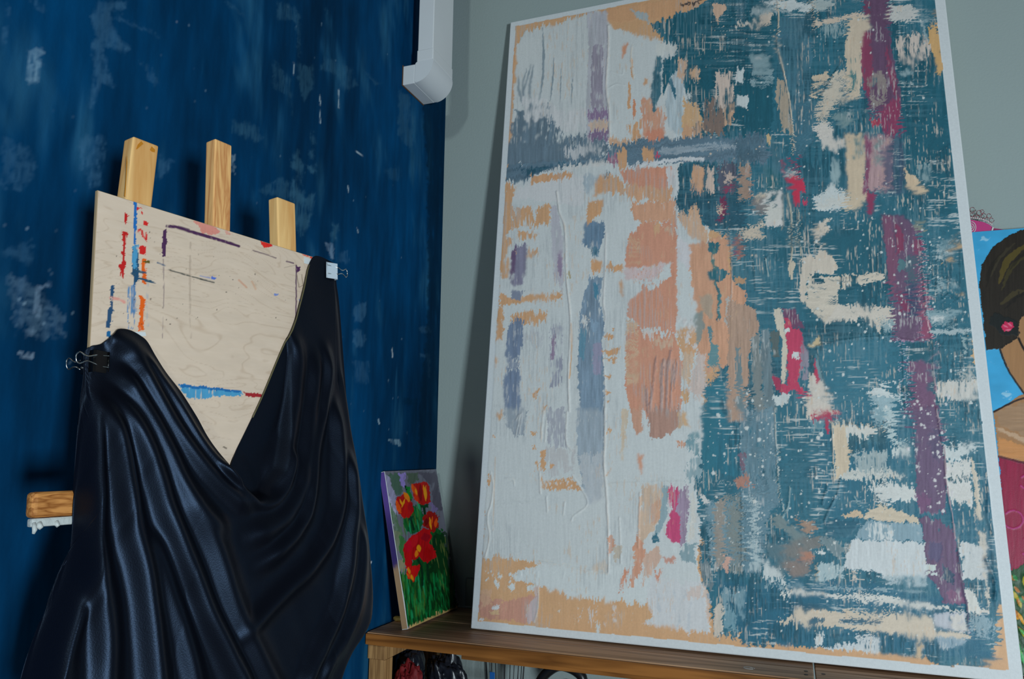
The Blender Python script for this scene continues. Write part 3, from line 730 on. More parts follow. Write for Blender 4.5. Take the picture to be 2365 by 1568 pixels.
e1, e2, e3 = s2l((98, 72, 152)), s2l((62, 46, 110)), s2l((176, 140, 104))
k = sstep(.145, .165, eb_ + .01 * (vn(eb_ * 60, ec_ * 300, 2) - .5))[..., None]; k2 = sstep(.25, .33, eb_)[..., None]
ce = e3 * (1 - k) + (e2 * (1 - k2) + e1 * k2) * k
grid_obj('painted_side', Pe, M_tedge, tul, col=ce, flip=False)
a_, b_, PT = face_grid(to, ta_, tu, tn, .3, .4, 200, 270, ins=.0006)
X_, Y_ = proj(PT)
# the sketch was traced with the canvas about this wide: line up its corners
pt = Painter(X_, Y_, white=(205, 205, 205), alb=.8)
pt.base((120, 118, 132))
pt.reg(860, 1070, 3.919)
g_ = fbm(X_ / 12, Y_ / 30, 3, 3)
pt.fill([(90, 60), (600, 60), (720, 700), (200, 700)], (104, 104, 116), rag=2, var=.3, h=0)
for q, c in (([(150, 80), (240, 90), (280, 250), (230, 290), (170, 200)], (62, 96, 74)), ([(240, 90), (290, 100), (300, 240), (270, 230)], (150, 130, 205)), ([(90, 90), (150, 120), (210, 300), (240, 480), (190, 420), (120, 260)], (150, 146, 176)),
             ([(300, 90), (420, 80), (420, 150), (340, 190)], (70, 88, 66)), ([(420, 80), (575, 80), (640, 420), (560, 420), (520, 200)], (78, 74, 88)), ([(120, 200), (200, 420), (230, 620), (190, 560)], (176, 168, 200)),
             ([(500, 330), (600, 420), (560, 470)], (120, 104, 150)), ([(150, 360), (220, 480), (280, 640), (230, 680), (180, 520)], (84, 116, 82)), ([(190, 600), (250, 620), (280, 800), (220, 800)], (120, 130, 100)),
             ([(160, 880), (280, 860), (300, 960), (230, 990)], (150, 140, 105))):
    pt.fill(q, c, rag=3, a=.85, dry=.15, var=.25, h=.0002, sl=.25)
GR = [(10, 120, 60), (20, 92, 36), (8, 60, 24), (48, 130, 60), (30, 150, 95), (70, 105, 40)]
pt.fill([(230, 980), (300, 1000), (420, 780), (560, 560), (640, 600), (760, 1300), (500, 1400), (320, 1480), (290, 1400)], (16, 78, 32), rag=4, var=.4, sl=.2)
pt.fill([(270, 490), (380, 380), (470, 440), (450, 600), (340, 660), (300, 580)], (14, 90, 48), rag=4, var=.4, sl=.2)
pt.fill([(240, 640), (300, 700), (300, 940), (250, 800)], (60, 112, 60), rag=3, var=.3, dry=.2, sl=.2)
pt.fill([(560, 640), (700, 640), (770, 1310), (520, 1340), (500, 900)], (8, 46, 18), rag=5, a=.85, var=.4, sl=.2)
rg = np.random.default_rng(4)
for k in range(260):
    x = rg.uniform(230, 740); y = rg.uniform(980, 1360); L = rg.uniform(40, 150)
    if x < 230 + (y - 980) * .15 or y > 1480 - (x - 300) * .33: continue
    c = GR[rg.integers(0, 6)] if x < 480 else GR[rg.integers(0, 3)]
    y1 = min(y + L, 1470 - (x - 300) * .36)
    pt.line([(x - L * .12, y - L * .3), (x, y1)], rg.uniform(1.6, 4.5), c, h=.0003, a=.85, taper=True)
for k in range(60):
    x = rg.uniform(290, 440); y = rg.uniform(380, 620); pt.line([(x - 10, y - 60), (x + 8, y + 40)], rg.uniform(2, 4), GR[rg.integers(0, 6)], h=.0003, a=.8, taper=True)
for k in range(26):
    x = rg.uniform(500, 720); y = rg.uniform(700, 1250); pt.line([(x, y - 50), (x + 14, y + 30)], 1.8, (110, 120, 60), a=.5, taper=True)
for q in ([(345, 510), (370, 600)], [(465, 400), (475, 460)], [(560, 660), (555, 820)], [(495, 900), (505, 1060)], [(405, 860), (445, 960), (450, 1100)], [(300, 210), (345, 330)]): pt.line(q, 5, (6, 46, 24), h=.0003)
pt.fill([(300, 210), (330, 205), (360, 300), (340, 330), (310, 260)], (16, 120, 44), rag=2, sl=.2)
pt.fill([(420, 370), (505, 370), (505, 400), (450, 400)], (8, 60, 30), rag=2); pt.fill([(320, 485), (375, 470), (360, 510), (320, 515)], (10, 62, 40), rag=2)
def tulip(q, hi, c=(176, 20, 16), sh=(120, 8, 14)):
    pt.fill(q, c, rag=2.5, var=.35, h=.0008, sl=.1)
    for s in hi: pt.line(s[0], s[1], s[2], h=.0004, taper=True, rag=1)
YE, OR = (232, 150, 22), (214, 78, 16)
tulip([(345, 190), (400, 175), (470, 165), (510, 200), (530, 280), (520, 350), (470, 372), (420, 365), (380, 310), (360, 250)], [([(355, 190), (385, 260), (395, 300)], 9, OR), ([(390, 230), (400, 290)], 4, YE), ([(460, 200), (475, 280), (480, 340)], 6, YE), ([(480, 200), (490, 320)], 3, YE), ([(380, 285), (410, 345)], 9, (200, 50, 16)), ([(430, 190), (435, 340)], 9, (128, 10, 14))])
tulip([(205, 330), (235, 295), (285, 285), (325, 330), (360, 370), (372, 430), (340, 485), (280, 492), (240, 450), (215, 390)], [([(285, 262), (320, 320), (325, 350)], 10, (236, 130, 20)), ([(245, 320), (270, 380)], 4, YE), ([(215, 340), (240, 420), (260, 450)], 9, OR), ([(290, 320), (265, 400)], 4, YE), ([(330, 360), (350, 440)], 12, (165, 10, 22))])
tulip([(450, 490), (500, 430), (560, 445), (600, 480), (590, 580), (545, 635), (500, 600), (460, 560)], [([(515, 490), (530, 600)], 4, YE), ([(540, 480), (530, 560)], 4, OR), ([(490, 500), (480, 560)], 10, (110, 8, 12)), ([(575, 500), (570, 580)], 7, OR)], c=(150, 20, 14))
tulip([(330, 670), (400, 630), (460, 595), (520, 590), (532, 680), (510, 720), (545, 770), (575, 840), (500, 905), (460, 890), (420, 850), (370, 870), (340, 940), (295, 945), (285, 780)], [([(415, 740), (425, 800)], 10, (236, 150, 20)), ([(400, 790), (392, 850)], 8, (226, 120, 20)), ([(470, 640), (490, 700)], 22, (150, 8, 26)), ([(330, 700), (320, 800)], 20, (190, 8, 34)), ([(490, 760), (510, 860)], 16, (170, 6, 10)), ([(400, 650), (360, 760)], 14, (196, 20, 30))], c=(180, 12, 18))
tulip([(305, 950), (380, 920), (425, 915), (430, 960), (405, 1020), (375, 1075), (310, 1040)], [([(320, 945), (335, 1000)], 7, (232, 140, 20)), ([(345, 1010), (365, 1060)], 5, YE), ([(310, 1000), (340, 1040)], 6, OR), ([(395, 940), (400, 1000)], 9, (200, 12, 26))], c=(196, 24, 18))
pt.fill([(300, 1508), (340, 1460), (440, 1420), (600, 1345), (640, 1335), (760, 1296), (800, 1330), (600, 1420), (300, 1540)], (205, 168, 108), rag=4, rs=5, h=0)
for k in range(40):
    x = rg.uniform(320, 700); y = 1480 - (x - 300) * .40; pt.line([(x - 8, y - 50), (x + 3, y + rg.uniform(0, 16))], rg.uniform(2, 4), GR[rg.integers(0, 3)], a=.9, taper=True)
for k in range(40):
    x = rg.uniform(480, 700); y = rg.uniform(1080, 1330) ; pt.line([(x - 6, y - 50), (x + 6, y + 10)], rg.uniform(2, 4), (6, 40, 14), a=.7, taper=True)
grid_obj('painted_face', PT + pt.h[..., None] * tn, M_oil, tul, col=pt.col, flip=True)
back_bars(tul, to, ta_, tu, tn, .3, .4, .018, .03)

# ---- portrait canvas leaning on the grey wall behind the big abstract
wlean = .155
wu = np.array([0, math.sin(wlean), math.cos(wlean)]); wa = np.array([1., 0, 0]); wn = np.array([0, -math.cos(wlean), math.sin(wlean)])
wo = np.array([1.40, -.1925, BZ + .0034])
WW, WH = .70, 1.004
wom = tag(empty('portrait_painting', tuple(wo)), 'canvas of a dark haired woman in red against blue, leaning behind the big abstract', 'painting')
canvas_parts(wom, wo, wa, wu, wn, WW, WH, .02, M_cloth)
back_bars(wom, wo, wa, wu, wn, WW, WH, .02, .04)
a_, b_ = np.meshgrid(np.r_[np.linspace(.0012, .20, 150), np.linspace(.205, WW - .0012, 60)], np.linspace(WH - .0012, .0012, 640))
PW_ = wo + a_[..., None] * wa + b_[..., None] * wu + .0001 * wn
X_, Y_ = proj(PW_)
pm = Painter(X_, Y_, white=(178, 186, 192), alb=.8)
pm.base((52, 142, 190))
pm.reg(2230, 460, 3.919)
pm.cf[:] *= (.85 + .3 * fbm(pm.Xf / 40, pm.Yf / 25, 2, 3))[:, None]
for q in ([(110, 380), (160, 340), (230, 350), (200, 380)], [(90, 460), (130, 430), (120, 460)], [(200, 1450), (290, 1500), (230, 1480)], [(330, 1720), (430, 1750), (390, 1790), (310, 1760)], [(300, 1800), (440, 1770), (400, 1820)]):
    pm.fill(q, (150, 190, 210), rag=3, a=.6, dry=.3, soft=3, d='h', h=.0002)
skin = (138, 104, 72)
pm.fill([(310, 1350), (470, 1250), (480, 1100), (560, 1000), (900, 950), (1100, 1500), (1100, 2300), (600, 2420), (300, 2340), (255, 1930), (400, 1840), (520, 1760), (400, 1570)], skin, rag=1, var=.08)
pm.fill([(255, 1925), (400, 1850), (700, 1800), (1100, 1900), (1100, 2100), (600, 2180), (280, 2050)], (136, 112, 90), rag=4, a=.8, soft=6, d='h', var=.2)
pm.fill([(280, 2130), (500, 2220), (900, 2300), (900, 2420), (530, 2390), (300, 2330)], (172, 120, 72), rag=3, a=.85, soft=5, d='h')
pm.fill([(270, 2050), (560, 2160), (900, 2200), (900, 2240), (560, 2220), (280, 2100)], (176, 154, 132), rag=2, a=.6, soft=4, d='h')
hair = [(120, 760), (150, 590), (250, 430), (390, 330), (530, 270), (800, 240), (1100, 400), (1100, 900), (620, 980), (490, 1090), (470, 1260), (330, 1350), (190, 1370), (160, 1100)]
pm.fill(hair, (34, 30, 26), rag=1.2, var=.3)
for q, c, w in (([(300, 760), (380, 560), (560, 400)], (84, 74, 30), 16), ([(330, 820), (420, 620), (600, 480)], (60, 56, 30), 9), ([(230, 700), (300, 540), (440, 400)], (54, 50, 38), 8), ([(320, 950), (430, 860), (560, 820)], (64, 58, 36), 12), ([(190, 800), (230, 620), (330, 480)], (22, 20, 18), 9), ([(350, 1000), (480, 880), (640, 800)], (18, 18, 18), 8), ([(400, 640), (500, 520), (640, 430)], (24, 22, 18), 8)):
    pm.line(q, w, c, a=.6, taper=True, rag=2, broken=.2)
pm.fill([(210, 1060), (270, 1030), (440, 1090), (480, 1130), (490, 1250), (330, 1220), (230, 1150)], (20, 26, 28), rag=3, a=.9)
pm.fill([(325, 1150), (360, 1110), (420, 1120), (440, 1160), (400, 1200), (350, 1190)], (170, 36, 76), rag=2)
for q in ([(340, 1140), (380, 1160)], [(380, 1120), (420, 1150)], [(360, 1185), (410, 1180)]): pm.line(q, 3, (214, 120, 150), a=.8, h=.0004, taper=True)
pm.line([(310, 1350), (340, 1440), (400, 1570), (529, 1760)], 4, (24, 26, 30)); pm.line([(480, 1260), (529, 1360), (600, 1460)], 5, (24, 22, 22))
pm.line([(255, 1925), (400, 1850), (529, 1800), (800, 1740)], 4, (40, 30, 30))
pm.fill([(300, 2330), (420, 2360), (529, 2385), (800, 2400), (1200, 2380), (1200, 3400), (430, 3460), (380, 3240), (340, 2840)], (120, 12, 52), rag=1.5, var=.22)
pm.line([(300, 2330), (420, 2358), (529, 2385), (800, 2400)], 5, (60, 10, 30), a=.8)
for cx, cy, r in ((560, 2560, 70), (430, 2900, 90), (700, 2800, 100), (620, 3150, 120)):
    pm.line([(cx + r * math.cos(a), cy + r * .9 * math.sin(a)) for a in np.linspace(-2.4, 2.6, 12)], 3, (150, 40, 110), a=.8, h=.0004, broken=.2)
pm.fill([(340, 3380), (520, 3320), (1200, 3300), (1300, 4600), (400, 4600)], (20, 60, 30), rag=4, var=.4)
for k in range(240):
    x = rg.uniform(340, 1300); y = rg.uniform(3330, 4400); L = rg.uniform(50, 120); a = rg.uniform(.6, 1.4)
    pm.line([(x, y), (x + L * math.cos(a) * .6, y + L * .5), (x + L * math.cos(a), y + L * math.sin(a))], rg.uniform(5, 11), [(16, 110, 56), (10, 80, 40), (40, 140, 70), (150, 140, 30), (200, 140, 20), (12, 50, 26), (150, 90, 20)][rg.integers(0, 7)], a=.9, taper=True, h=.0006)
grid_obj('painted_face', PW_ + pm.h[..., None] * wn, M_oil, wom, col=pm.col, flip=True)

# ---- pink party crown on the wall above the portrait
M_pink = mat('magenta card', s2l((196, 48, 124)), rough=.5)
M_pink2 = mat('deep pink card', s2l((150, 20, 86)), rough=.5)
M_pearl = mat('pearl bead', s2l((226, 206, 208)), rough=.25, coat=.5)
M_wire = mat('rose wire', s2l((150, 84, 92)), rough=.35, metal=.6)
M_swirl = mat('pale swirl print', s2l((214, 204, 208)), rough=.5)
def qp(x, y, dy=-.022):
    return hit(x, y, (0, 1, 0), dy)
crown = tag(empty('party_crown', tuple(qp(2280, 560))), 'pink beaded party crown hanging on the grey wall above the portrait', 'party crown')
def plate(n, pts, dy, th, m, parent):
    bm = bmesh.new()
    a = [bm.verts.new(tuple(qp(x, y, dy))) for x, y in pts]; b = [bm.verts.new((v.co.x, v.co.y + th, v.co.z)) for v in a]
    bm.faces.new(a); bm.faces.new(b[::-1])
    for i in range(len(pts)): bm.faces.new((a[i], b[i], b[(i + 1) % len(pts)], a[(i + 1) % len(pts)]))
    return bm_obj(n, bm, m, parent)
plate('headband', [(2236, 506), (2246, 508), (2258, 510), (2272, 513), (2284, 518), (2292, 524), (2288, 536), (2284, 552), (2236, 556)], -.024, .004, M_pink, crown)
plate('headband_end', [(2296, 527), (2312, 529), (2327, 532), (2334, 540), (2330, 556), (2290, 556)], -.020, .004, M_pink2, crown)
plate('headband_trim', [(2292, 524), (2295.5, 525), (2290, 545), (2286, 556), (2283, 554)], -.026, .002, M_swirl, crown)
for r, c0 in ((10.5, 0), (6.5, 0), (2.5, 0)):
    tube('swirl', [tuple(qp(2243 + r * math.cos(a), 525 + r * 1.25 * math.sin(a), -.0245)) for a in np.linspace(-1.6, 1.7, 16)], .0011, M_swirl, crown, n=6)
bead = bmesh.new(); bmesh.ops.create_icosphere(bead, subdivisions=2, radius=.0021); bme = bpy.data.meshes.new('bead'); bead.to_mesh(bme); bead.free(); bme.materials.append(M_pearl)
for q in spline([(2243, 503), (2256, 504), (2268, 506), (2280, 511), (2290, 518)], 12):
    o = bpy.data.objects.new('bead', bme); COL.objects.link(o); o.parent = crown; o.matrix_parent_inverse = Matrix.Translation(-crown.location); o.location = tuple(qp(q[0], q[1], -.024))
for cx, cy, r in ((2246, 484, 7), (2244, 496, 5), (2262, 492, 8), (2258, 500, 5), (2272, 498, 7), (2268, 488, 5), (2284, 498, 6), (2290, 508, 6), (2278, 506, 4), (2252, 500, 4)):
    tube('wire_curl', [tuple(qp(cx + r * math.cos(a) * (1 - .05 * a), cy + r * math.sin(a) * (1 - .05 * a), -.0235)) for a in np.linspace(0, 5.9, 20)], .0007, M_wire, crown, n=6)

# ================================================================ under the bench
M_bagb = mat('black nylon', (.012, .014, .022), rough=.33, spec=.6, bump=.4, bscale=70)
M_redc = mat('dark red cloth', s2l((120, 10, 18)), rough=.7, noise=.25, nscale=(90, 90, 90), bump=.5, bscale=120)
M_blkw = mat('black wire', (.012, .012, .013), rough=.4, spec=.5)
M_tagb = mat('blue card tag', s2l((28, 96, 170)), rough=.5)
def crumple(name, c, r, m, seed, label=None, catg=None, parent=None, fold=.30, squash=None):
    bm = bmesh.new(); bmesh.ops.create_icosphere(bm, subdivisions=5, radius=1.)
    cs = np.array([v.co[:] for v in bm.verts])
    f = fbm(cs[:, 0] * 2.2 + 7, cs[:, 1] * 2.2 + cs[:, 2] * 1.7, seed, 3) - .5
    an = np.abs(fbm(cs[:, 0] * 3 + cs[:, 2] * 2.4, cs[:, 1] * 3, seed + 9, 2) - .5)
    k = 1 + f * fold * 2 - np.clip(.09 - an, 0, .09) * 2.6
    for v, kk in zip(bm.verts, k):
        q = v.co * float(kk); v.co = Vector((c[0] + q.x * r[0], c[1] + q.y * r[1], c[2] + q.z * r[2]))
    o = bm_obj(name, bm, m, parent, smooth=True)
    if label: tag(o, label, catg)
    return o
def up_(x, y, Y): return hit(x, y, (0, 1, 0), Y)
c = up_(1030, 1592, -.20)
crumple('nylon_bag', c, (.062, .048, .100), M_bagb, 21, 'black nylon bag stuffed under the bench beside the wire basket', 'bag')
c = np.array([.047, -.225, BZ - .135])
crumple('nylon_sack', c, (.036, .062, .066), M_bagb, 5, 'black shiny sack squeezed beside the bench leg', 'bag')
c = up_(945, 1604, -.318)
crumple('red_cloth', c, (.046, .034, .078), M_redc, 13, 'crumpled dark red cloth between the black bags under the bench', 'cloth')
# wire basket
bk = tag(empty('wire_basket', tuple(up_(1160, 1560, -.22) * np.array([1, 1, 0]) + np.array([0, 0, BZ - .30]))), 'black wire basket standing under the bench', 'basket')
bc = up_(1165, 1548, -.22); Rb = .052
def ringp(z, r, n=28): return [(bc[0] + r * math.cos(a), bc[1] + r * math.sin(a), z) for a in np.linspace(0, 2 * math.pi, n, endpoint=False)]
ztop = BZ - .058
tube('rim', ringp(ztop, Rb), .0026, M_blkw, bk, closed=True)
tube('hoop', ringp(ztop - .11, Rb * .86), .0018, M_blkw, bk, closed=True); tube('base_hoop', ringp(ztop - .24, Rb * .7), .0022, M_blkw, bk, closed=True)
tube('upper_hoop', ringp(ztop + .024, Rb * .55), .0016, M_blkw, bk, closed=True)
for k in range(8):
    a = 2 * math.pi * k / 8 + .2
    for da in (-.13, .13):
        tube('wire', [(bc[0] + Rb * .55 * math.cos(a), bc[1] + Rb * .55 * math.sin(a), ztop + .024), (bc[0] + Rb * math.cos(a + da), bc[1] + Rb * math.sin(a + da), ztop), (bc[0] + Rb * .7 * math.cos(a + da * 1.5), bc[1] + Rb * .7 * math.sin(a + da * 1.5), ztop - .24)], .0011, M_blkw, bk, n=6)
q = up_(1137, 1558, -.275)
tgp = box('card_tag', q[0] - .0065, q[0] + .0065, q[1] - .0006, q[1] + .0006, q[2] - .016, q[2] + .006, M_tagb, bevel=.0002); tag(tgp, 'small blue card tag tied to the wire basket', 'tag')
tube('string', [(q[0], q[1], q[2] + .006), (q[0] - .003, q[1] + .006, q[2] + .020), (q[0] - .004, q[1] + .008, q[2] + .034)], .0006, M_blkw, tgp, n=5)
# black rounded frame of a folding seat under the bench
M_blkp = mat('black plastic', (.010, .010, .011), rough=.35, spec=.5)
fr = tag(empty('folded_chair', tuple(up_(1300, 1568, -.2) * np.array([1, 1, 0]))), 'black rounded backrest of a folded chair under the bench', 'chair')
pc = [(1238, 1600), (1252, 1566), (1274, 1545), (1294, 1537), (1318, 1543), (1338, 1556), (1346, 1572), (1340, 1610)]
P3 = [tuple(up_(x, y, -.22)) for x, y in spline(pc, 30)]
tube('back_frame', P3, .0125, M_blkp, fr, n=10)
P3 = [tuple(up_(x + 14, y + 16, -.235)) for x, y in spline([(1264, 1580), (1284, 1560), (1308, 1562), (1322, 1580), (1318, 1610)], 20)]
tube('inner_frame', P3, .0070, M_blkp, fr, n=8)
bl, br = up_(1238, 1600, -.22), up_(1340, 1610, -.22)
for b0 in (bl, br): tube('leg', [tuple(b0), (b0[0], b0[1], .006)], .008, M_blkp, fr, n=8)
box('seat', bl[0] - .005, br[0] + .005, -.30, -.18, .26, .275, M_blkp, fr, bevel=.004)
# ================================================================ the big abstract canvas
LEAN = .127
au = np.array([0, math.sin(LEAN), math.cos(LEAN)]); aa = np.array([1., 0, 0]); an = np.array([0, -math.cos(LEAN), math.sin(LEAN)])
AW, AH = 1.2, 1.81
ao = np.array([.2342, -(AH * math.sin(LEAN) + .03), BZ + .0040])
abst = tag(empty('abstract_painting', tuple(ao)), 'very large abstract canvas in white, teal, peach and plum standing on the bench', 'painting')
canvas_parts(abst, ao, aa, au, an, AW, AH, .028, M_cloth)
back_bars(abst, ao, aa, au, an, AW, AH, .028, .06)
NX, NY = 660, 990
a_, b_, PA = face_grid(ao, aa, au, an, AW, AH, NX, NY, ins=.003, off=.0002)
X_, Y_ = proj(PA)
p = Painter(X_, Y_, white=(165, 178, 184), alb=.8)
# palette
W, PE, RU, TD, TM, TL, SL, PL, CR, CM, GB, TN = (160, 173, 177), (172, 138, 98), (163, 118, 95), (6, 76, 94), (34, 96, 116), (84, 126, 142), (72, 97, 112), (92, 70, 96), (160, 40, 76), (190, 181, 168), (112, 136, 149), (150, 126, 108)
p.sat = .86; p.cap = .80
p.base(PE)
p.reg(0, 0, 1)
# ---- large masses: white third on the left, teal field on the right
p.fill([(1196, 95), (1215, 72), (1280, 55), (1395, 22), (1405, 60), (1500, 90), (1600, 105), (1640, 330), (1640, 700), (1620, 900), (1640, 1050), (1610, 1300), (1640, 1460), (1490, 1440), (1500, 1400), (1430, 1392), (1320, 1380), (1250, 1355), (1180, 1335), (1115, 1300), (1118, 1040), (1150, 700), (1172, 430)], W, rag=4, var=.05, h=.0006)
p.fill([(1504, 57), (1530, 45), (1570, 30), (1610, 15), (1650, -40), (2160, -40), (2260, 700), (2325, 1310), (2310, 1400), (2300, 1520), (2250, 1545), (2180, 1540), (2130, 1520), (2060, 1512), (1985, 1500), (1870, 1495), (1790, 1492), (1730, 1490), (1650, 1475), (1640, 1400), (1622, 1340), (1612, 1160), (1600, 1110), (1625, 1040), (1620, 960), (1655, 880), (1690, 720), (1690, 560), (1600, 500), (1560, 470), (1570, 400), (1600, 320), (1610, 230), (1578, 200), (1580, 140), (1545, 110)], (26, 90, 110), rag=4, var=.28, h=.0006)
# broad tonal patches in the teal
for q, c, al in (([(1505, 55), (1650, 0), (1790, 0), (1790, 310), (1610, 310), (1580, 200), (1560, 110)], TD, .9), ([(1990, 100), (2180, 60), (2210, 500), (2080, 520), (2060, 300)], TD, .7), ([(1740, 560), (2040, 500), (2050, 800), (1860, 800), (1850, 640)], TD, .55),
                 ([(1640, 880), (1700, 860), (1710, 1100), (1630, 1100)], (18, 96, 118), .9), ([(1650, 1340), (2000, 1340), (2280, 1400), (2300, 1530), (2000, 1500), (1700, 1490)], (18, 86, 112), .8), ([(2060, 1260), (2120, 1120), (2270, 1200), (2310, 1400), (2200, 1420)], (16, 84, 108), .6),
                 ([(1900, 950), (2090, 940), (2110, 1230), (1960, 1260), (1860, 1100)], (26, 92, 116), .6), ([(1870, 780), (2060, 780), (2070, 960), (1880, 960)], (34, 100, 122), .7)):
    p.fill(q, c, rag=8, a=al, dry=.12, soft=6, var=.22)
# ---- A: upper left
p.reg(1150, 0, 3.137); p.wl = s2l((150, 166, 171))
p.fill([(785, 66), (960, 40), (1560, -60), (1480, 30), (1400, 70), (1300, 100), (1100, 150), (1050, 130), (900, 165), (800, 150)], PE, rag=2.5, var=.1)
p.fill([(60, 290), (125, 190), (130, 420), (110, 700), (95, 960), (60, 1100)], PE, rag=3, var=.08)
p.fill([(640, 95), (790, 76), (800, 330), (784, 640), (800, 900), (800, 1100), (650, 1130), (640, 700), (660, 330)], (128, 137, 148), rag=1.5, a=.85, dry=.12, var=.3, h=.0008)
p.fill([(690, 330), (760, 330), (760, 780), (680, 780), (670, 560)], (104, 104, 122), rag=2, a=.8, dry=.35, var=.3)
p.fill([(650, 800), (790, 790), (795, 860), (655, 870)], (100, 84, 118), rag=3, dry=.25, a=.9); p.fill([(655, 880), (790, 870), (790, 940), (660, 945)], (164, 148, 128), rag=3, dry=.15, a=.9); p.fill([(655, 950), (800, 940), (800, 1010), (655, 1010)], (92, 76, 108), rag=3, dry=.2, a=.9)
for q, w in (([(325, 220), (332, 400), (325, 560), (300, 740)], 5), ([(405, 420), (400, 560), (378, 735)], 3.5), ([(150, 560), (155, 660), (190, 780)], 6), ([(240, 470), (200, 620), (180, 700)], 4), ([(260, 470), (230, 650), (250, 780)], 5), ([(540, 560), (535, 760)], 2.5), ([(460, 500), (450, 760)], 2), ([(210, 500), (180, 640), (215, 800)], 4)):
    p.line(q, w, SL, h=.0006, a=.75, taper=True, rag=1.2)
p.fill([(60, 1190), (95, 970), (130, 790), (200, 810), (255, 715), (300, 770), (330, 740), (395, 760), (420, 900), (480, 1000), (640, 970), (655, 1020), (805, 1010), (800, 1110), (640, 1160), (300, 1195)], SL, rag=5, dry=.3, var=.35, h=.0007, sl=.12)
p.fill([(60, 1190), (80, 1040), (300, 1060), (640, 1040), (800, 1040), (800, 1110), (640, 1160), (300, 1195)], SL, rag=4, dry=.05, var=.3)
p.fill([(180, 700), (300, 720), (420, 760), (440, 900), (330, 860), (200, 900)], W, rag=5, dry=.42, sl=.15)
p.fill([(330, 800), (640, 800), (640, 940), (480, 960), (400, 880)], W, rag=4, dry=.35)
p.fill([(480, 1080), (650, 1040), (780, 1060), (640, 1130), (480, 1150)], W, rag=3, dry=.42, a=.8)
p.fill([(55, 1200), (300, 1172), (640, 1150), (800, 1130), (815, 1040), (1050, 1010), (1400, 1000), (1940, 975), (1960, 1190), (1700, 1170), (1500, 1172), (1250, 1180), (1100, 1190), (960, 1225), (800, 1185), (500, 1190), (350, 1232), (150, 1325), (55, 1305)], (66, 95, 112), rag=2, d='h', var=.35, h=.0009, sl=.12)
p.fill([(100, 1230), (640, 1165), (900, 1150), (640, 1185), (200, 1270)], (40, 76, 96), rag=2, d='h', dry=.3, sl=.12); p.fill([(1150, 1080), (1882, 1010), (1882, 1060), (1200, 1120)], (106, 128, 140), rag=2, d='h', dry=.4, sl=.08)
p.fill([(800, 1180), (960, 1200), (1200, 1150), (1500, 1140), (1500, 1165), (1200, 1178), (950, 1225)], (150, 164, 170), rag=2, d='h', dry=.25, h=.001, sl=.1)
p.fill([(400, 1205), (800, 1165), (820, 1190), (420, 1230)], (150, 160, 160), rag=2, d='h', dry=.3)
p.fill([(860, 1085), (938, 1078), (932, 1218), (872, 1222)], PE, rag=1, var=.08); p.fill([(1045, 1082), (1130, 1070), (1130, 1165), (1048, 1172)], PE, rag=1.2, var=.08)
p.fill([(800, 1130), (860, 1120), (870, 1190), (800, 1180)], (120, 84, 106), rag=2, dry=.3); p.fill([(1135, 1110), (1180, 1120), (1150, 1145)], CR, rag=1)
p.fill([(885, 1235), (1080, 1215), (1270, 1205), (1282, 1330), (1220, 1385), (1000, 1362), (930, 1325)], RU, rag=2, var=.12)
p.fill([(1215, 1210), (1300, 1215), (1310, 1400), (1240, 1380)], W, rag=2, dry=.35, a=.9)
p.fill([(230, 1272), (545, 1245), (520, 1312), (240, 1352)], PE, rag=2.5, dry=.05); p.fill([(700, 1300), (830, 1250), (905, 1330), (930, 1420), (800, 1400), (690, 1425)], PE, rag=4, dry=.12)
p.fill([(935, 1335), (1270, 1370), (1250, 1470), (1060, 1450), (930, 1440)], (176, 142, 108), rag=4, dry=.2); p.fill([(60, 1330), (140, 1360), (80, 1420), (130, 1568), (45, 1568)], PE, rag=3)
p.fill([(620, 1260), (740, 1260), (700, 1330), (660, 1400), (620, 1400)], GB, rag=3, dry=.35, a=.8); p.fill([(770, 1250), (810, 1255), (800, 1280), (770, 1275)], SL, rag=2)
p.fill([(130, 1380), (240, 1330), (620, 1270), (620, 1500), (240, 1440), (90, 1450)], W, rag=3, var=.04)
p.fill([(905, 320), (945, 330), (920, 400), (895, 430)], (190, 140, 105), rag=1.5, dry=.1); p.fill([(945, 600), (965, 600), (958, 790), (940, 790)], PE, rag=1.2, dry=.15); p.fill([(975, 420), (985, 560), (970, 560), (960, 440)], PE, rag=1)
p.fill([(980, 730), (995, 730), (1000, 820), (985, 870), (975, 790)], (182, 128, 92), rag=1.2); p.fill([(1060, 560), (1080, 570), (1070, 620), (1052, 620)], PE, rag=2)
p.fill([(1040, 730), (1110, 700), (1220, 850), (1205, 985), (1050, 1000), (1030, 900)], (190, 140, 106), rag=4, dry=.32, a=.9); p.fill([(1060, 950), (1190, 920), (1210, 1000), (1080, 1010)], (168, 116, 92), rag=4, dry=.15)
p.fill([(940, 900), (1030, 890), (1030, 1020), (960, 1030)], PE, rag=4, dry=.4); p.fill([(800, 1000), (930, 1010), (960, 1035), (810, 1045)], (186, 160, 130), rag=2, dry=.15)
p.line([(800, 190), (802, 330), (786, 640), (805, 780), (812, 1000)], 3.2, (178, 188, 188), h=.0028); p.line([(970, 340), (965, 430), (985, 560)], 2, (172, 176, 166), h=.0015)
p.line([(800, 640), (860, 610), (920, 620)], 1.5, None, h=.0012); p.line([(820, 520), (900, 540), (910, 500)], 1.5, None, h=.0012)
p.fill([(1150, 400), (1190, 395), (1175, 700), (1150, 740), (1132, 830), (1105, 700), (1120, 560)], (38, 88, 104), rag=2, dry=.16); p.fill([(1205, 430), (1305, 415), (1312, 500), (1250, 560), (1225, 640), (1200, 690), (1190, 560)], TD, rag=2, var=.25, h=.001)
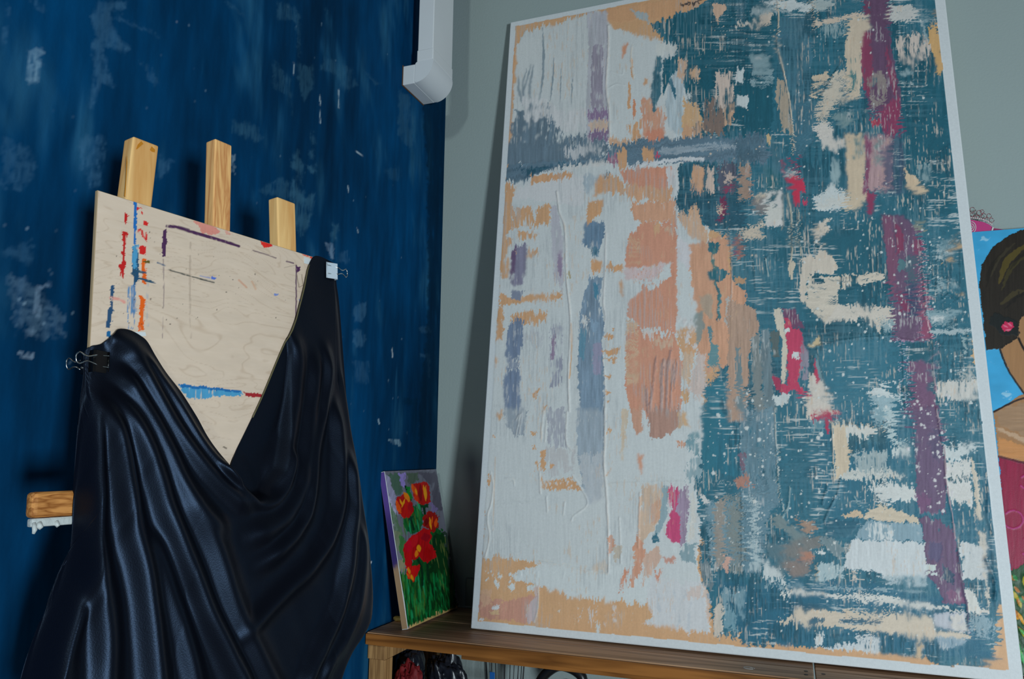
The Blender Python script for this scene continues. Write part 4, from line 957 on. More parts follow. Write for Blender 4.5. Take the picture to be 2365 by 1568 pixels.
p.fill([(1245, 560), (1345, 470), (1345, 960), (1300, 990), (1235, 900), (1215, 760)], (128, 150, 158), rag=2, dry=.12, var=.4, h=.0008); p.fill([(1240, 600), (1260, 560), (1290, 700), (1275, 720)], (30, 84, 104), rag=2, dry=.2)
p.fill([(1340, 720), (1400, 740), (1465, 790), (1480, 900), (1340, 935)], (176, 150, 108), rag=3, var=.08); p.fill([(1340, 930), (1500, 900), (1480, 1000), (1340, 1000)], (150, 122, 92), rag=4, dry=.25)
p.fill([(1300, 440), (1365, 440), (1340, 600), (1300, 560)], (182, 158, 132), rag=3, dry=.2); p.fill([(1140, 330), (1300, 320), (1290, 400), (1150, 400)], (150, 164, 164), rag=3, dry=.12)
p.fill([(960, 60), (1060, 90), (1110, 150), (1100, 180), (1000, 130)], (120, 140, 146), rag=4, dry=.25)
p.fill([(1550, 25), (1650, 35), (1660, 70), (1595, 145), (1560, 100)], (192, 170, 146), rag=2.5); p.fill([(1380, 500), (1465, 480), (1455, 590), (1392, 560)], (184, 160, 128), rag=3, dry=.1)
p.fill([(1580, 540), (1705, 530), (1705, 720), (1620, 810), (1570, 700)], (172, 166, 156), rag=2, dry=.32); p.fill([(1640, 780), (1720, 730), (1700, 900), (1600, 930)], (150, 128, 104), rag=3, dry=.4)
p.fill([(1725, 535), (1785, 500), (1770, 580), (1730, 610)], W, rag=2, dry=.1); p.fill([(1725, 715), (1812, 690), (1800, 780), (1728, 765)], W, rag=2, dry=.1); p.fill([(1850, 430), (1900, 410), (1900, 470), (1860, 520)], W, rag=3, dry=.2, a=.8)
p.fill([(1480, 740), (1560, 700), (1640, 820), (1640, 960), (1500, 970)], (96, 88, 82), rag=4, dry=.35)
p.fill([(1320, 1190), (1590, 1180), (1600, 1568), (1320, 1568)], (20, 76, 94), rag=4, dry=.1, var=.35); p.fill([(1410, 1210), (1490, 1200), (1490, 1400), (1420, 1360), (1395, 1300)], (186, 152, 118), rag=3, dry=.1); p.fill([(1515, 1230), (1570, 1200), (1560, 1420), (1510, 1380)], (178, 168, 156), rag=3, dry=.18)
p.fill([(1590, 1180), (1740, 1190), (1720, 1568), (1600, 1568)], (62, 72, 88), rag=4, dry=.12, var=.4); p.fill([(1640, 1270), (1700, 1260), (1700, 1320), (1650, 1330)], (160, 150, 140), rag=3, a=.8); p.fill([(1760, 1200), (1830, 1190), (1820, 1420), (1750, 1430)], (132, 108, 96), rag=2, dry=.3)
p.fill([(1640, 1360), (1690, 1340), (1700, 1460), (1650, 1480)], (112, 36, 70), rag=4, dry=.3, a=.8); p.fill([(1370, 1400), (1450, 1360), (1480, 1470), (1390, 1480)], (180, 150, 130), rag=3, dry=.35)
# upside-down signature along the top edge
p.reg(1480, 0, 11.825)
INK = (34, 44, 52)
for q in ([(1092, 95), (1096, 160)], [(1125, 140), (1150, 125), (1178, 135), (1160, 165), (1135, 178)], [(1205, 110), (1225, 130), (1245, 100)], [(1250, 100), (1300, 140), (1345, 110), (1340, 70), (1300, 70), (1275, 100)], [(1405, 60), (1445, 165), (1490, 60)], [(1420, 90), (1475, 92)], [(1520, 45), (1620, 10), (1690, 5)], [(1565, 70), (1600, 110)]):
    p.line(q, 2.6, INK, a=.9)
# ---- C: middle left
p.reg(1120, 450, 3.137); p.wl = s2l((154, 168, 173))
p.fill([(135, -20), (205, -20), (195, 130), (190, 260), (140, 285), (200, 330), (150, 430), (128, 560), (100, 560), (105, 300)], PE, rag=3.5, var=.08)
for q, dr in (([(200, 100), (330, 90), (370, 220), (200, 245)], .3), ([(382, 78), (472, 62), (472, 205), (355, 235)], .1), ([(195, 420), (395, 408), (392, 452), (200, 475)], .3), ([(110, 720), (200, 740), (560, 705), (560, 750), (200, 785), (108, 812)], .22), ([(178, 870), (452, 840), (440, 905), (300, 940), (190, 912)], .2), ([(92, 815), (132, 825), (132, 1035), (85, 1060), (80, 950)], .05), ([(80, 1170), (100, 1180), (80, 1240), (70, 1230)], 0), ([(230, 250), (380, 280), (370, 320), (250, 330)], .45), ([(120, 480), (180, 470), (170, 600), (118, 620)], .3)):
    p.fill(q, PE, rag=3.5, dry=dr, rs=7)
p.fill([(230, 380), (312, 355), (300, 540), (270, 650), (190, 660), (205, 480)], (98, 102, 124), rag=3, dry=.14, var=.25); p.fill([(200, 400), (232, 390), (215, 540), (185, 640), (180, 560)], (80, 66, 96), rag=2, dry=.15)
p.fill([(200, 690), (290, 690), (260, 760), (190, 760)], (96, 110, 130), rag=3, dry=.3)
p.fill([(180, 925), (230, 905), (285, 925), (275, 1080), (245, 1185), (150, 1172), (162, 1040)], (84, 104, 128), rag=2, var=.2); p.fill([(148, 1275), (255, 1250), (258, 1568), (160, 1568), (130, 1420)], (84, 104, 128), rag=2.5, var=.25, dry=.04)
p.fill([(155, 1180), (250, 1190), (250, 1250), (160, 1255)], (104, 120, 138), rag=3, dry=.42)
p.fill([(480, 80), (520, 80), (565, 300), (565, 700), (505, 600), (480, 300)], (134, 140, 152), rag=2, dry=.28, a=.8); p.fill([(530, 400), (560, 420), (555, 600), (530, 560)], (112, 104, 128), rag=2, dry=.25)
p.fill([(470, 950), (560, 950), (560, 1380), (470, 1400)], (112, 122, 138), rag=3, dry=.5); p.fill([(480, 1020), (510, 1020), (500, 1200), (478, 1200)], (110, 100, 124), rag=2, dry=.35); p.fill([(280, 980), (420, 960), (420, 1100), (290, 1080)], (140, 152, 158), rag=4, dry=.5)
p.line([(522, -20), (540, 120), (580, 250), (592, 600), (620, 900), (606, 1300), (612, 1568)], 2.6, (176, 186, 186), h=.003); p.line([(600, 560), (618, 600), (612, 560)], 3, (130, 128, 100)); p.line([(625, 920), (628, 1120), (615, 1330)], 2.4, (178, 146, 104), a=.9)
p.line([(878, 280), (870, 560), (860, 800), (875, 880), (845, 1080), (870, 1330), (872, 1568)], 2.4, (168, 178, 180), h=.0022)
p.fill([(720, 200), (860, 185), (862, 300), (820, 400), (800, 450), (770, 385), (708, 372)], (76, 106, 130), rag=2.5, dry=.1, var=.3); p.fill([(770, 400), (830, 380), (820, 445), (770, 450)], (60, 104, 128), rag=3, dry=.3)
p.fill([(760, 605), (850, 590), (832, 770), (862, 900), (850, 1080), (862, 1330), (865, 1568), (690, 1568), (672, 1200), (682, 960), (700, 770)], (90, 116, 136), rag=2.5, dry=.14, var=.35)
p.fill([(700, 880), (750, 900), (740, 970), (700, 940)], W, rag=3, dry=.15); p.fill([(760, 900), (830, 930), (800, 1000), (770, 990)], (98, 128, 150), rag=2); p.fill([(790, 640), (830, 640), (815, 760), (790, 760)], (44, 104, 130), rag=2, dry=.2); p.fill([(690, 980), (740, 980), (720, 1200), (680, 1180)], (66, 112, 134), rag=2, dry=.2); p.fill([(780, 1080), (850, 1080), (850, 1300), (790, 1300)], (112, 118, 142), rag=2, dry=.3)
for q in ([(745, 50), (862, 40), (850, 130), (780, 180), (735, 230)], [(770, 472), (852, 480), (835, 558), (780, 562)], [(868, 545), (905, 482), (925, 515), (1000, 500), (1000, 565), (920, 545)], [(975, 620), (1000, 640), (1000, 760), (972, 700)], [(920, 968), (942, 975), (930, 1000)], [(850, 1030), (890, 1000), (950, 1030), (900, 1045)], [(845, 1135), (980, 1100), (970, 1150), (900, 1165)], [(850, 1180), (960, 1180), (940, 1230), (920, 1200)], [(870, 1300), (920, 1310), (900, 1340)], [(870, 1420), (920, 1430), (880, 1460)], [(880, 1490), (915, 1500), (890, 1520)], [(340, 1430), (405, 1400), (380, 1450), (365, 1480)], [(420, 1540), (450, 1520), (440, 1560)]):
    p.fill(q, (186, 146, 100), rag=2.5, rs=5, dry=.08)
p.fill([(1060, 275), (1100, 240), (1140, 200), (1260, 215), (1390, 190), (1392, 480), (1330, 495), (1130, 530), (1010, 522), (1020, 400)], RU, rag=2.5, var=.1); p.fill([(1060, 60), (1380, 40), (1390, 210), (1140, 200), (1070, 180)], (180, 140, 110), rag=4, dry=.14)
p.fill([(1215, 225), (1280, 215), (1260, 280), (1220, 290)], (184, 150, 112), rag=3); p.fill([(1290, 240), (1370, 230), (1370, 300), (1320, 280)], (176, 150, 126), rag=3, dry=.45)
p.fill([(1010, 525), (1130, 530), (1310, 500), (1290, 570), (1180, 620), (1010, 610)], (176, 166, 168), rag=4, dry=.12, rs=6); p.dots([(1050, 530), (1300, 520), (1250, 640), (1080, 640)], 60, (178, 134, 108), 1, 2.6, a=.7)
p.fill([(1130, 705), (1158, 640), (1182, 692), (1290, 640), (1380, 575), (1392, 700), (1392, 900), (1380, 985), (1135, 960), (1060, 900), (1028, 875), (1050, 760)], RU, rag=2.5, var=.1); p.fill([(1340, 500), (1390, 480), (1392, 640), (1350, 600)], RU, rag=2, dry=.2)
p.fill([(1050, 920), (1135, 970), (1200, 1030), (1380, 1000), (1410, 1120), (1432, 1250), (1420, 1400), (1428, 1520), (1360, 1568), (1400, 1680), (1240, 1640), (1150, 1568), (1060, 1568), (1020, 1400), (1020, 1040)], RU, rag=2.5, var=.12)
p.fill([(1030, 900), (1110, 920), (1110, 1350), (1030, 1380), (1015, 1050)], (196, 170, 138), rag=3, d='h', dry=.42); p.fill([(1045, 330), (1130, 300), (1130, 500), (1040, 500)], (190, 156, 124), rag=3, d='h', dry=.55)
p.fill([(1140, 970), (1270, 1000), (1210, 1035), (1150, 1020)], (178, 180, 178), rag=2.5, dry=.1); p.fill([(1210, 1060), (1370, 1030), (1360, 1110), (1220, 1100)], (182, 158, 134), rag=3, dry=.4)
for q, w in (([(1240, 1190), (1220, 1350), (1190, 1568)], 4), ([(1345, 1140), (1320, 1300), (1310, 1568)], 6), ([(1290, 1210), (1280, 1400), (1270, 1600)], 5), ([(1370, 1230), (1350, 1400), (1330, 1600)], 3), ([(1170, 1390), (1180, 1568)], 4), ([(1390, 1200), (1370, 1420)], 3)):
    p.line(q, w, (118, 98, 96), h=.0016, a=.75, rag=1.5)
p.fill([(1400, -20), (1882, -20), (1882, 280), (1780, 265), (1610, 232), (1580, 160), (1400, 110)], (22, 70, 88), rag=5, dry=.08, var=.35); p.fill([(1480, 130), (1520, 75), (1550, 100), (1562, 190), (1490, 200)], (188, 156, 122), rag=3); p.fill([(1690, 20), (1750, 10), (1760, 150), (1700, 200)], (92, 40, 70), rag=3, dry=.3); p.fill([(1680, 80), (1740, 90), (1730, 130), (1690, 130)], (190, 176, 158), rag=3, dry=.2)
p.fill([(1400, 110), (1560, 150), (1600, 250), (1610, 360), (1540, 330), (1470, 280), (1420, 200)], (186, 158, 128), rag=4, dry=.3); p.fill([(1390, 320), (1480, 350), (1520, 420), (1480, 560), (1390, 440)], (164, 172, 178), rag=3, dry=.06)
p.fill([(1480, 360), (1640, 330), (1770, 300), (1770, 600), (1882, 690), (1882, 1200), (1720, 1230), (1600, 1300), (1540, 1150), (1530, 780), (1500, 660)], (166, 128, 100), rag=5, dry=.06, var=.22)
p.fill([(1620, 330), (1710, 360), (1660, 430), (1630, 400)], (16, 84, 98), rag=4, dry=.2); p.fill([(1610, 560), (1680, 530), (1755, 570), (1720, 640), (1620, 620)], (16, 84, 98), rag=4, dry=.15); p.line([(1665, 640), (1700, 740), (1692, 900)], 7, (44, 98, 106), h=.001, rag=3, broken=.2); p.line([(1660, 400), (1650, 480), (1670, 540)], 6, (60, 100, 100), rag=3, broken=.3)
p.fill([(1520, 860), (1580, 830), (1590, 950), (1530, 1110)], (96, 116, 116), rag=4, dry=.25, a=.9); p.fill([(1630, 1080), (1690, 1090), (1700, 1250), (1610, 1260)], (72, 116, 124), rag=4, dry=.15); p.fill([(1620, 960), (1660, 960), (1640, 1080), (1620, 1060)], (60, 108, 120), rag=3, dry=.2); p.fill([(1740, 760), (1800, 720), (1790, 1000), (1740, 940)], (140, 146, 144), rag=4, dry=.3); p.fill([(1560, 740), (1650, 720), (1650, 900), (1580, 860)], (134, 124, 108), rag=4, dry=.3)
p.fill([(1390, 970), (1530, 950), (1540, 1130), (1470, 1200), (1400, 1080)], (184, 148, 106), rag=4, rs=6, dry=.1); p.dots([(1390, 880), (1530, 900), (1540, 1120), (1410, 1080)], 40, (176, 182, 184), 2, 6, a=.9); p.fill([(1440, 1130), (1520, 1150), (1480, 1380), (1430, 1330)], (178, 160, 136), rag=3, dry=.3); p.fill([(1420, 1430), (1490, 1400), (1470, 1510), (1430, 1500)], (184, 148, 100), rag=3, dry=.1)
p.fill([(1540, 1140), (1590, 1150), (1600, 1400), (1530, 1490), (1460, 1400), (1520, 1280)], (178, 170, 164), rag=4, dry=.2)
p.fill([(1770, 265), (1900, 280), (1900, 660), (1810, 640), (1780, 480)], (40, 90, 106), rag=4, dry=.08, var=.35); p.fill([(1815, 320), (1850, 330), (1845, 450), (1820, 440)], (120, 40, 76), rag=3, dry=.25, a=.85); p.line([(1770, 260), (1790, 560), (1785, 1000), (1810, 1330)], 2, (160, 150, 140), h=.0022, a=.6)
p.fill([(1590, 1365), (1825, 1345), (1840, 1640), (1560, 1640), (1600, 1490)], (16, 94, 114), rag=5, var=.15)
# ---- E: lower left
p.reg(1080, 950, 2.852); p.wl = s2l((162, 174, 180))
p.fill([(720, -20), (905, -20), (900, 300), (880, 560), (800, 615), (760, 500), (720, 300)], (112, 132, 148), rag=3, dry=.16, a=.85, var=.3); p.fill([(720, 280), (900, 280), (890, 580), (790, 610)], (150, 160, 166), rag=4, dry=.25, a=.7); p.fill([(520, -20), (645, -20), (650, 240), (540, 245)], (126, 134, 148), rag=4, dry=.38, a=.85); p.fill([(240, -20), (390, -20), (370, 165), (320, 170), (250, 90)], (110, 126, 140), rag=4, dry=.3, a=.85)
p.fill([(500, 240), (710, 240), (700, 400), (500, 420)], (146, 148, 152), rag=5, dry=.45, a=.6)
for q in ([(482, 460), (540, 450), (690, 440), (755, 525), (640, 512), (530, 512), (490, 485)], [(440, 345), (470, 330), (462, 382)], [(480, 255), (510, 258), (505, 400), (482, 400)], [(540, 335), (572, 362), (545, 378)], [(130, 400), (152, 430), (132, 505)], [(425, 238), (445, 230), (440, 255)], [(905, 430), (945, 370), (925, 420), (910, 440)], [(910, 120), (940, 125), (945, 145), (915, 150)], [(410, 130), (460, 140), (430, 165)], [(190, 20), (230, 0), (235, 40), (200, 55)], [(165, 150), (178, 160), (170, 175)]):
    p.fill(q, (176, 138, 96), rag=3, rs=5, dry=.08)
p.dots([(490, 440), (700, 440), (680, 510), (500, 500)], 45, (168, 176, 178), .8, 3)
p.line([(905, -20), (906, 200), (900, 330), (915, 540), (928, 800), (930, 1068)], 3.4, (184, 190, 190), h=.0032); p.line([(152, 400), (168, 470), (160, 590), (132, 700), (145, 830), (118, 960)], 2, (182, 190, 190), h=.002)
p.line([(180, 945), (360, 975), (600, 1010), (780, 1045), (925, 1070)], 2.2, (170, 176, 174), h=.0018); p.line([(182, 300), (175, 560), (168, 760)], 2.2, (168, 146, 120), a=.55, broken=.25); p.line([(185, 615), (430, 595)], 2, (146, 158, 162), h=.0008, a=.6); p.line([(475, 400), (480, 540)], 2, (176, 180, 178), h=.002); p.line([(690, 420), (745, 500), (790, 610), (700, 690), (685, 720)], 1.6, (176, 184, 184), h=.0018)
for q in ([(520, 560), (525, 660)], [(640, 600), (630, 680)], [(250, 440), (300, 450), (310, 490)], [(520, 60), (510, 200)], [(320, 60), (345, 20), (320, 160)], [(335, 60), (360, 10), (340, 150)], [(655, 0), (650, 200), (690, 260)], [(500, 0), (485, 180)], [(1000, 700), (1010, 1000)], [(640, 1040), (630, 1100)]): p.line(q, 1.8, (180, 187, 187), h=.0018, a=.7)
p.fill([(840, 1000), (925, 960), (925, 1072), (800, 1050)], (176, 164, 146), rag=4, a=.6, soft=6, dry=.1)
p.fill([(88, 985), (200, 960), (360, 985), (480, 1000), (482, 1080), (400, 1060), (300, 1130), (500, 1165), (650, 1225), (860, 1250), (1010, 1262), (1200, 1280), (1230, 1345), (1130, 1400), (1580, 1455), (1800, 1480), (1800, 1700), (60, 1450), (70, 1200)], PE, rag=4, var=.07, rs=14); p.fill([(480, 1010), (925, 1075), (1000, 1000), (1200, 1100), (1190, 1260), (1000, 1255), (680, 1225), (500, 1150), (390, 1110), (300, 1060)], W, rag=4, var=.04, rs=12)
for q in ([(180, 1135), (215, 1135), (200, 1170)], [(260, 1140), (310, 1135), (312, 1180), (290, 1195)], [(385, 1150), (450, 1145), (440, 1180), (400, 1185)], [(280, 1070), (370, 1060), (380, 1120), (310, 1120)], [(840, 1410), (870, 1400), (868, 1460), (850, 1460)], [(585, 1310), (620, 1312), (600, 1320)]):
    p.fill(q, W, rag=2.5, rs=5)
p.dots([(100, 1010), (480, 1060), (480, 1140), (120, 1130)], 50, W, 1.5, 5); p.dots([(700, 1280), (1020, 1290), (1010, 1420), (680, 1400)], 26, (166, 172, 176), 2, 6, a=.7); p.dots([(120, 1150), (1500, 1300), (1500, 1480), (100, 1380)], 60, (196, 182, 160), .8, 1.6)
p.fill([(76, 1200), (170, 1240), (260, 1250), (350, 1230), (460, 1200), (462, 1270), (440, 1370), (390, 1400), (290, 1378), (180, 1375), (76, 1362)], (158, 116, 102), rag=4, dry=.08, a=.9); p.fill([(80, 1180), (160, 1180), (160, 1260), (90, 1300)], (176, 146, 118), rag=4, a=.8, dry=.2); p.fill([(390, 1280), (462, 1205), (465, 1290), (440, 1385), (400, 1405), (380, 1350)], (156, 146, 150), rag=2, dry=.15); p.fill([(430, 1170), (470, 1150), (462, 1220), (440, 1210)], (170, 160, 160), rag=2, dry=.15)
p.fill([(160, 1290), (205, 1275), (200, 1310), (165, 1310)], (170, 180, 186), rag=2); p.fill([(140, 1320), (210, 1310), (215, 1345), (170, 1340)], (178, 154, 116), rag=3); p.fill([(75, 1362), (110, 1365), (105, 1378), (75, 1376)], (172, 182, 188), rag=.6)
p.line([(468, 1150), (464, 1290), (440, 1390)], 2, (184, 184, 180), h=.0014)
# white middle with peach dabs
p.fill([(1010, -20), (1062, -20), (1040, 140), (1025, 320), (1012, 300)], (190, 170, 136), rag=2, a=.7, dry=.12); p.fill([(1070, -20), (1145, -20), (1152, 140), (1105, 152), (1085, 80)], (158, 122, 102), rag=2, var=.12); p.fill([(1180, -20), (1405, -20), (1385, 100), (1330, 160), (1300, 140), (1280, 190), (1240, 170), (1210, 192), (1195, 100)], (142, 112, 100), rag=2.5, var=.2); p.fill([(1380, 20), (1440, 20), (1465, 110), (1420, 90), (1390, 120)], (184, 152, 110), rag=3, dry=.15)
for q, c, dr in (([(1120, 290), (1160, 285), (1145, 400), (1125, 340)], (186, 134, 104), .15), ([(1380, 200), (1430, 205), (1440, 240), (1400, 235)], (180, 130, 100), .25), ([(1150, 490), (1290, 490), (1270, 640), (1240, 760), (1130, 900), (1130, 700)], (188, 168, 146), .2), ([(1200, 610), (1280, 570), (1270, 720), (1220, 760)], (186, 150, 124), .2), ([(1120, 800), (1180, 930), (1150, 1010), (1120, 1110), (1055, 1142), (1100, 1000), (1090, 900)], (172, 128, 104), .16), ([(1165, 960), (1260, 870), (1280, 980), (1190, 1090), (1150, 1160)], (176, 152, 136), .3), ([(1020, 1060), (1060, 1030), (1040, 1120), (1000, 1210)], (184, 128, 100), .3), ([(930, 820), (960, 830), (970, 900), (930, 950)], (178, 136, 112), .2), ([(960, 900), (1010, 870), (1020, 900), (975, 1010)], (150, 146, 134), .1), ([(1230, 1050), (1280, 1040), (1250, 1120)], (168, 118, 96), .2), ([(1440, 1170), (1540, 1150), (1540, 1230), (1420, 1230)], (192, 164, 140), .3)):
    p.fill(q, c, rag=3.5, dry=dr, rs=6)
p.fill([(1285, 480), (1320, 495), (1315, 690), (1270, 780), (1240, 835), (1215, 835), (1265, 700)], (110, 136, 146), rag=2, dry=.14); p.fill([(1215, 830), (1250, 800), (1260, 850), (1225, 870)], (36, 92, 112), rag=3)
p.fill([(1320, 505), (1405, 503), (1385, 620), (1375, 660), (1432, 720), (1425, 800), (1410, 880), (1345, 860), (1305, 800), (1320, 730), (1350, 640), (1320, 560)], (164, 52, 100), rag=2.5, var=.25); p.fill([(1400, 510), (1452, 500), (1465, 620), (1450, 700), (1435, 860), (1400, 900), (1400, 700), (1370, 650)], (124, 112, 136), rag=2, dry=.12, var=.3); p.fill([(1320, 560), (1350, 600), (1340, 640), (1318, 620)], (176, 150, 160), rag=2, dry=.2)
p.fill([(1450, 540), (1500, 560), (1500, 820), (1450, 860), (1470, 700)], (168, 174, 172), rag=3, dry=.18); p.fill([(1420, 880), (1500, 860), (1500, 1000), (1420, 990), (1390, 940)], (104, 132, 142), rag=4, dry=.3); p.fill([(1290, 960), (1380, 950), (1360, 1000), (1300, 990)], (160, 118, 104), rag=4, dry=.25)
p.fill([(1440, 340), (1540, 290), (1540, 440), (1430, 460)], (112, 140, 150), rag=5, dry=.3); p.fill([(1450, 150), (1520, 130), (1530, 300), (1450, 260)], (88, 126, 138), rag=5, dry=.42)
p.line([(925, 475), (1340, 465), (1560, 470), (1768, 465)], 2, (150, 158, 156), h=.001, a=.5); p.line([(1135, 540), (1130, 700), (1125, 900)], 2.4, (170, 140, 118), h=.002, broken=.25, a=.8)
for q in ([(1255, 1180), (1262, 1310)], [(1360, 1200), (1358, 1320)], [(1390, 1240), (1392, 1400)], [(1465, 1280), (1455, 1420)], [(1430, 1180), (1440, 1230)]): p.line(q, 7, (120, 144, 158), a=.65, broken=.42, rag=2)
p.fill([(1200, 1100), (1560, 1130), (1590, 1230), (1600, 1450), (1380, 1440), (1150, 1405), (1230, 1350), (1180, 1280)], (172, 179, 186), rag=4, a=.55, dry=.1)
p.fill([(1540, -20), (1620, -20), (1640, 300), (1560, 560), (1545, 300), (1555, 100)], (20, 94, 114), rag=4); p.fill([(1560, 590), (1800, 590), (1800, 1010), (1620, 1050), (1590, 900)], (94, 124, 138), rag=4, dry=.32, a=.8, var=.3); p.fill([(1655, 600), (1690, 600), (1665, 1020), (1640, 1020)], (158, 138, 128), rag=3, dry=.28); p.fill([(1690, 960), (1730, 960), (1730, 1060), (1690, 1060)], (160, 130, 118), rag=4, dry=.3); p.fill([(1520, 1000), (1590, 980), (1620, 1180), (1560, 1150)], (90, 108, 116), rag=4, dry=.3, a=.9)
p.fill([(1630, 1275), (1670, 1265), (1660, 1440), (1620, 1430)], (196, 184, 170), rag=2.5, dry=.08); p.fill([(1690, 1300), (1768, 1290), (1768, 1420), (1690, 1430)], TL, rag=4, dry=.3); p.fill([(1525, 560), (1560, 545), (1585, 600), (1545, 605)], (186, 192, 192), rag=2)
# ---- B: upper right
p.reg(1700, 0, 3.137); p.wl = s2l((166, 177, 183))
p.fill([(310, 130), (560, 120), (545, 450), (560, 700), (590, 760), (570, 980), (500, 1130), (420, 1130), (400, 900), (340, 560), (310, 300)], (48, 96, 116), rag=3, var=.35, dry=.05); p.fill([(0, 0), (80, 0), (60, 160), (0, 150)], (56, 98, 116), rag=4, dry=.1)
for q, c, dr, dd in (([(185, 0), (370, 0), (545, 30), (545, 85), (300, 62), (180, 22)], W, .12, 'h'), ([(85, 65), (300, 55), (400, 90), (290, 100), (130, 115)], (122, 144, 152), .25, 'h'), ([(190, 110), (272, 92), (245, 190), (150, 202)], (164, 158, 148), .22, 'v'), ([(0, 165), (150, 158), (152, 182), (0, 192)], (172, 172, 166), .1, 'h'), ([(555, 0), (700, 0), (720, 40), (620, 95), (565, 70)], (134, 152, 156), .25, 'h'), ([(575, 162), (800, 120), (960, 88), (972, 118), (830, 142), (600, 195)], (182, 172, 158), .1, 'h'), ([(580, 190), (820, 150), (790, 260), (620, 300)], (110, 138, 146), .5, 'v'),
                     ([(1110, 45), (1280, 50), (1345, 78), (1320, 118), (1210, 170), (1115, 160)], (158, 164, 164), .18, 'v'), ([(1160, 275), (1380, 230), (1425, 360), (1300, 490), (1180, 440)], (164, 158, 152), .5, 'v'), ([(1330, 80), (1360, 110), (1400, 300), (1370, 300)], (110, 138, 148), .35, 'v'), ([(1180, 500), (1280, 500), (1270, 540), (1180, 540)], (120, 146, 154), .3, 'v'), ([(1180, 590), (1290, 585), (1290, 600), (1180, 600)], (130, 152, 158), .3, 'h'),
                     ([(660, 600), (790, 500), (805, 560), (810, 720), (700, 790), (600, 960), (590, 800)], (164, 160, 148), .36, 'v'), ([(560, 550), (680, 520), (640, 600), (560, 655)], (180, 168, 148), .3, 'h'), ([(560, 670), (600, 640), (580, 710)], (180, 168, 148), .2, 'h'), ([(570, 880), (700, 895), (690, 980), (780, 1010), (790, 1068), (640, 1085), (600, 1020)], (178, 178, 174), .14, 'h'), ([(700, 830), (830, 800), (840, 900), (760, 930)], (96, 124, 130), .3, 'v'),
                     ([(110, 380), (200, 400), (270, 480), (270, 600), (200, 640), (110, 620)], (104, 134, 144), .42, 'h'), ([(0, 500), (60, 500), (40, 600), (0, 620)], W, .12, 'v'), ([(0, 710), (90, 690), (80, 780), (0, 770)], W, .12, 'v'), ([(560, 1430), (700, 1350), (790, 1390), (795, 1515), (640, 1530), (575, 1512)], W, .05, 'v'), ([(690, 1150), (760, 1150), (740, 1330), (690, 1320)], (118, 146, 154), .3, 'v')):
    p.fill(q, c, rag=3.5, dry=dr, d=dd, h=.0007)
p.line([(300, -20), (310, 150), (300, 330), (345, 520), (382, 700), (400, 830), (415, 1010), (420, 1100)], 3, (166, 158, 142), h=.0026); p.line([(555, -20), (560, 80), (580, 210)], 3, (176, 164, 146), h=.002); p.line([(600, 730), (700, 560), (780, 430)], 2.4, (14, 66, 80), h=.0016)
p.fill([(830, 120), (972, 130), (965, 230), (915, 400), (912, 600), (890, 722), (800, 735), (812, 600), (785, 380), (800, 240)], (178, 168, 150), rag=2, dry=.07, var=.12, h=.001)
p.fill([(820, 400), (905, 380), (905, 700), (820, 700)], (60, 110, 116), rag=3, dry=.66)
p.fill([(790, 960), (945, 985), (930, 1180), (925, 1390), (955, 1420), (880, 1470), (795, 1530), (805, 1400), (798, 1100)], (186, 172, 148), rag=2, dry=.06, h=.001); p.fill([(800, 990), (940, 990), (920, 1150), (860, 1160)], (50, 104, 116), rag=3, dry=.55)
p.fill([(970, -30), (1112, -30), (1110, 120), (1125, 330), (1165, 560), (1190, 690), (1198, 960), (1085, 1005), (1030, 860), (980, 800), (935, 700), (955, 620), (1070, 590), (985, 540), (960, 330)], (84, 62, 90), rag=2.5, var=.22, h=.001); p.fill([(918, 240), (978, 230), (992, 560), (960, 700), (925, 660), (908, 450)], (116, 52, 82), rag=2.5, dry=.14); p.fill([(920, 0), (975, 0), (970, 100), (930, 100)], (96, 56, 84), rag=3, dry=.25)
p.fill([(1100, 350), (1150, 520), (1170, 690), (1110, 640), (1080, 400)], (112, 48, 80), rag=3, dry=.3, a=.9); p.fill([(960, 560), (1060, 500), (1090, 580), (1080, 760), (1010, 790), (960, 680)], (118, 112, 112), rag=4, dry=.4); p.fill([(1040, 820), (1180, 700), (1195, 960), (1080, 990)], (118, 48, 82), rag=3, dry=.22); p.fill([(970, 870), (1040, 850), (1050, 900), (980, 920)], (140, 40, 70), rag=3, dry=.1)
p.fill([(935, 985), (1080, 990), (1135, 1010), (1135, 1392), (1000, 1390), (910, 1395), (950, 1180)], (146, 122, 128), rag=2.5, dry=.16, var=.3); p.fill([(930, 1000), (985, 1010), (960, 1300), (960, 1390), (912, 1392), (940, 1180)], (112, 60, 92), rag=2, dry=.12); p.fill([(1060, 1100), (1130, 1020), (1130, 1390), (1090, 1390)], (84, 84, 106), rag=3, dry=.25); p.fill([(1000, 1030), (1060, 1020), (1060, 1200), (1000, 1200)], (96, 118, 122), rag=3, dry=.4)
p.fill([(950, 1400), (1010, 1400), (1000, 1520), (965, 1568), (950, 1480)], (122, 44, 80), rag=2.5, dry=.1); p.fill([(1132, 1005), (1200, 1010), (1225, 1130), (1222, 1400), (1135, 1430)], (44, 72, 96), rag=3, var=.25)
p.fill([(1225, 1180), (1245, 1260), (1300, 1280), (1360, 1395), (1290, 1425), (1240, 1360), (1220, 1290)], (194, 176, 148), rag=3, dry=.08); p.fill([(1300, 1200), (1420, 1180), (1400, 1340), (1320, 1300)], (108, 136, 144), rag=5, dry=.5)
p.fill([(1390, 260), (1415, 200), (1440, 170), (1468, 205), (1500, 420), (1502, 515), (1462, 535), (1440, 420), (1405, 330)], (192, 156, 98), rag=2, var=.08); p.fill([(1476, 350), (1490, 360), (1490, 410), (1478, 400)], (20, 70, 84), rag=1)
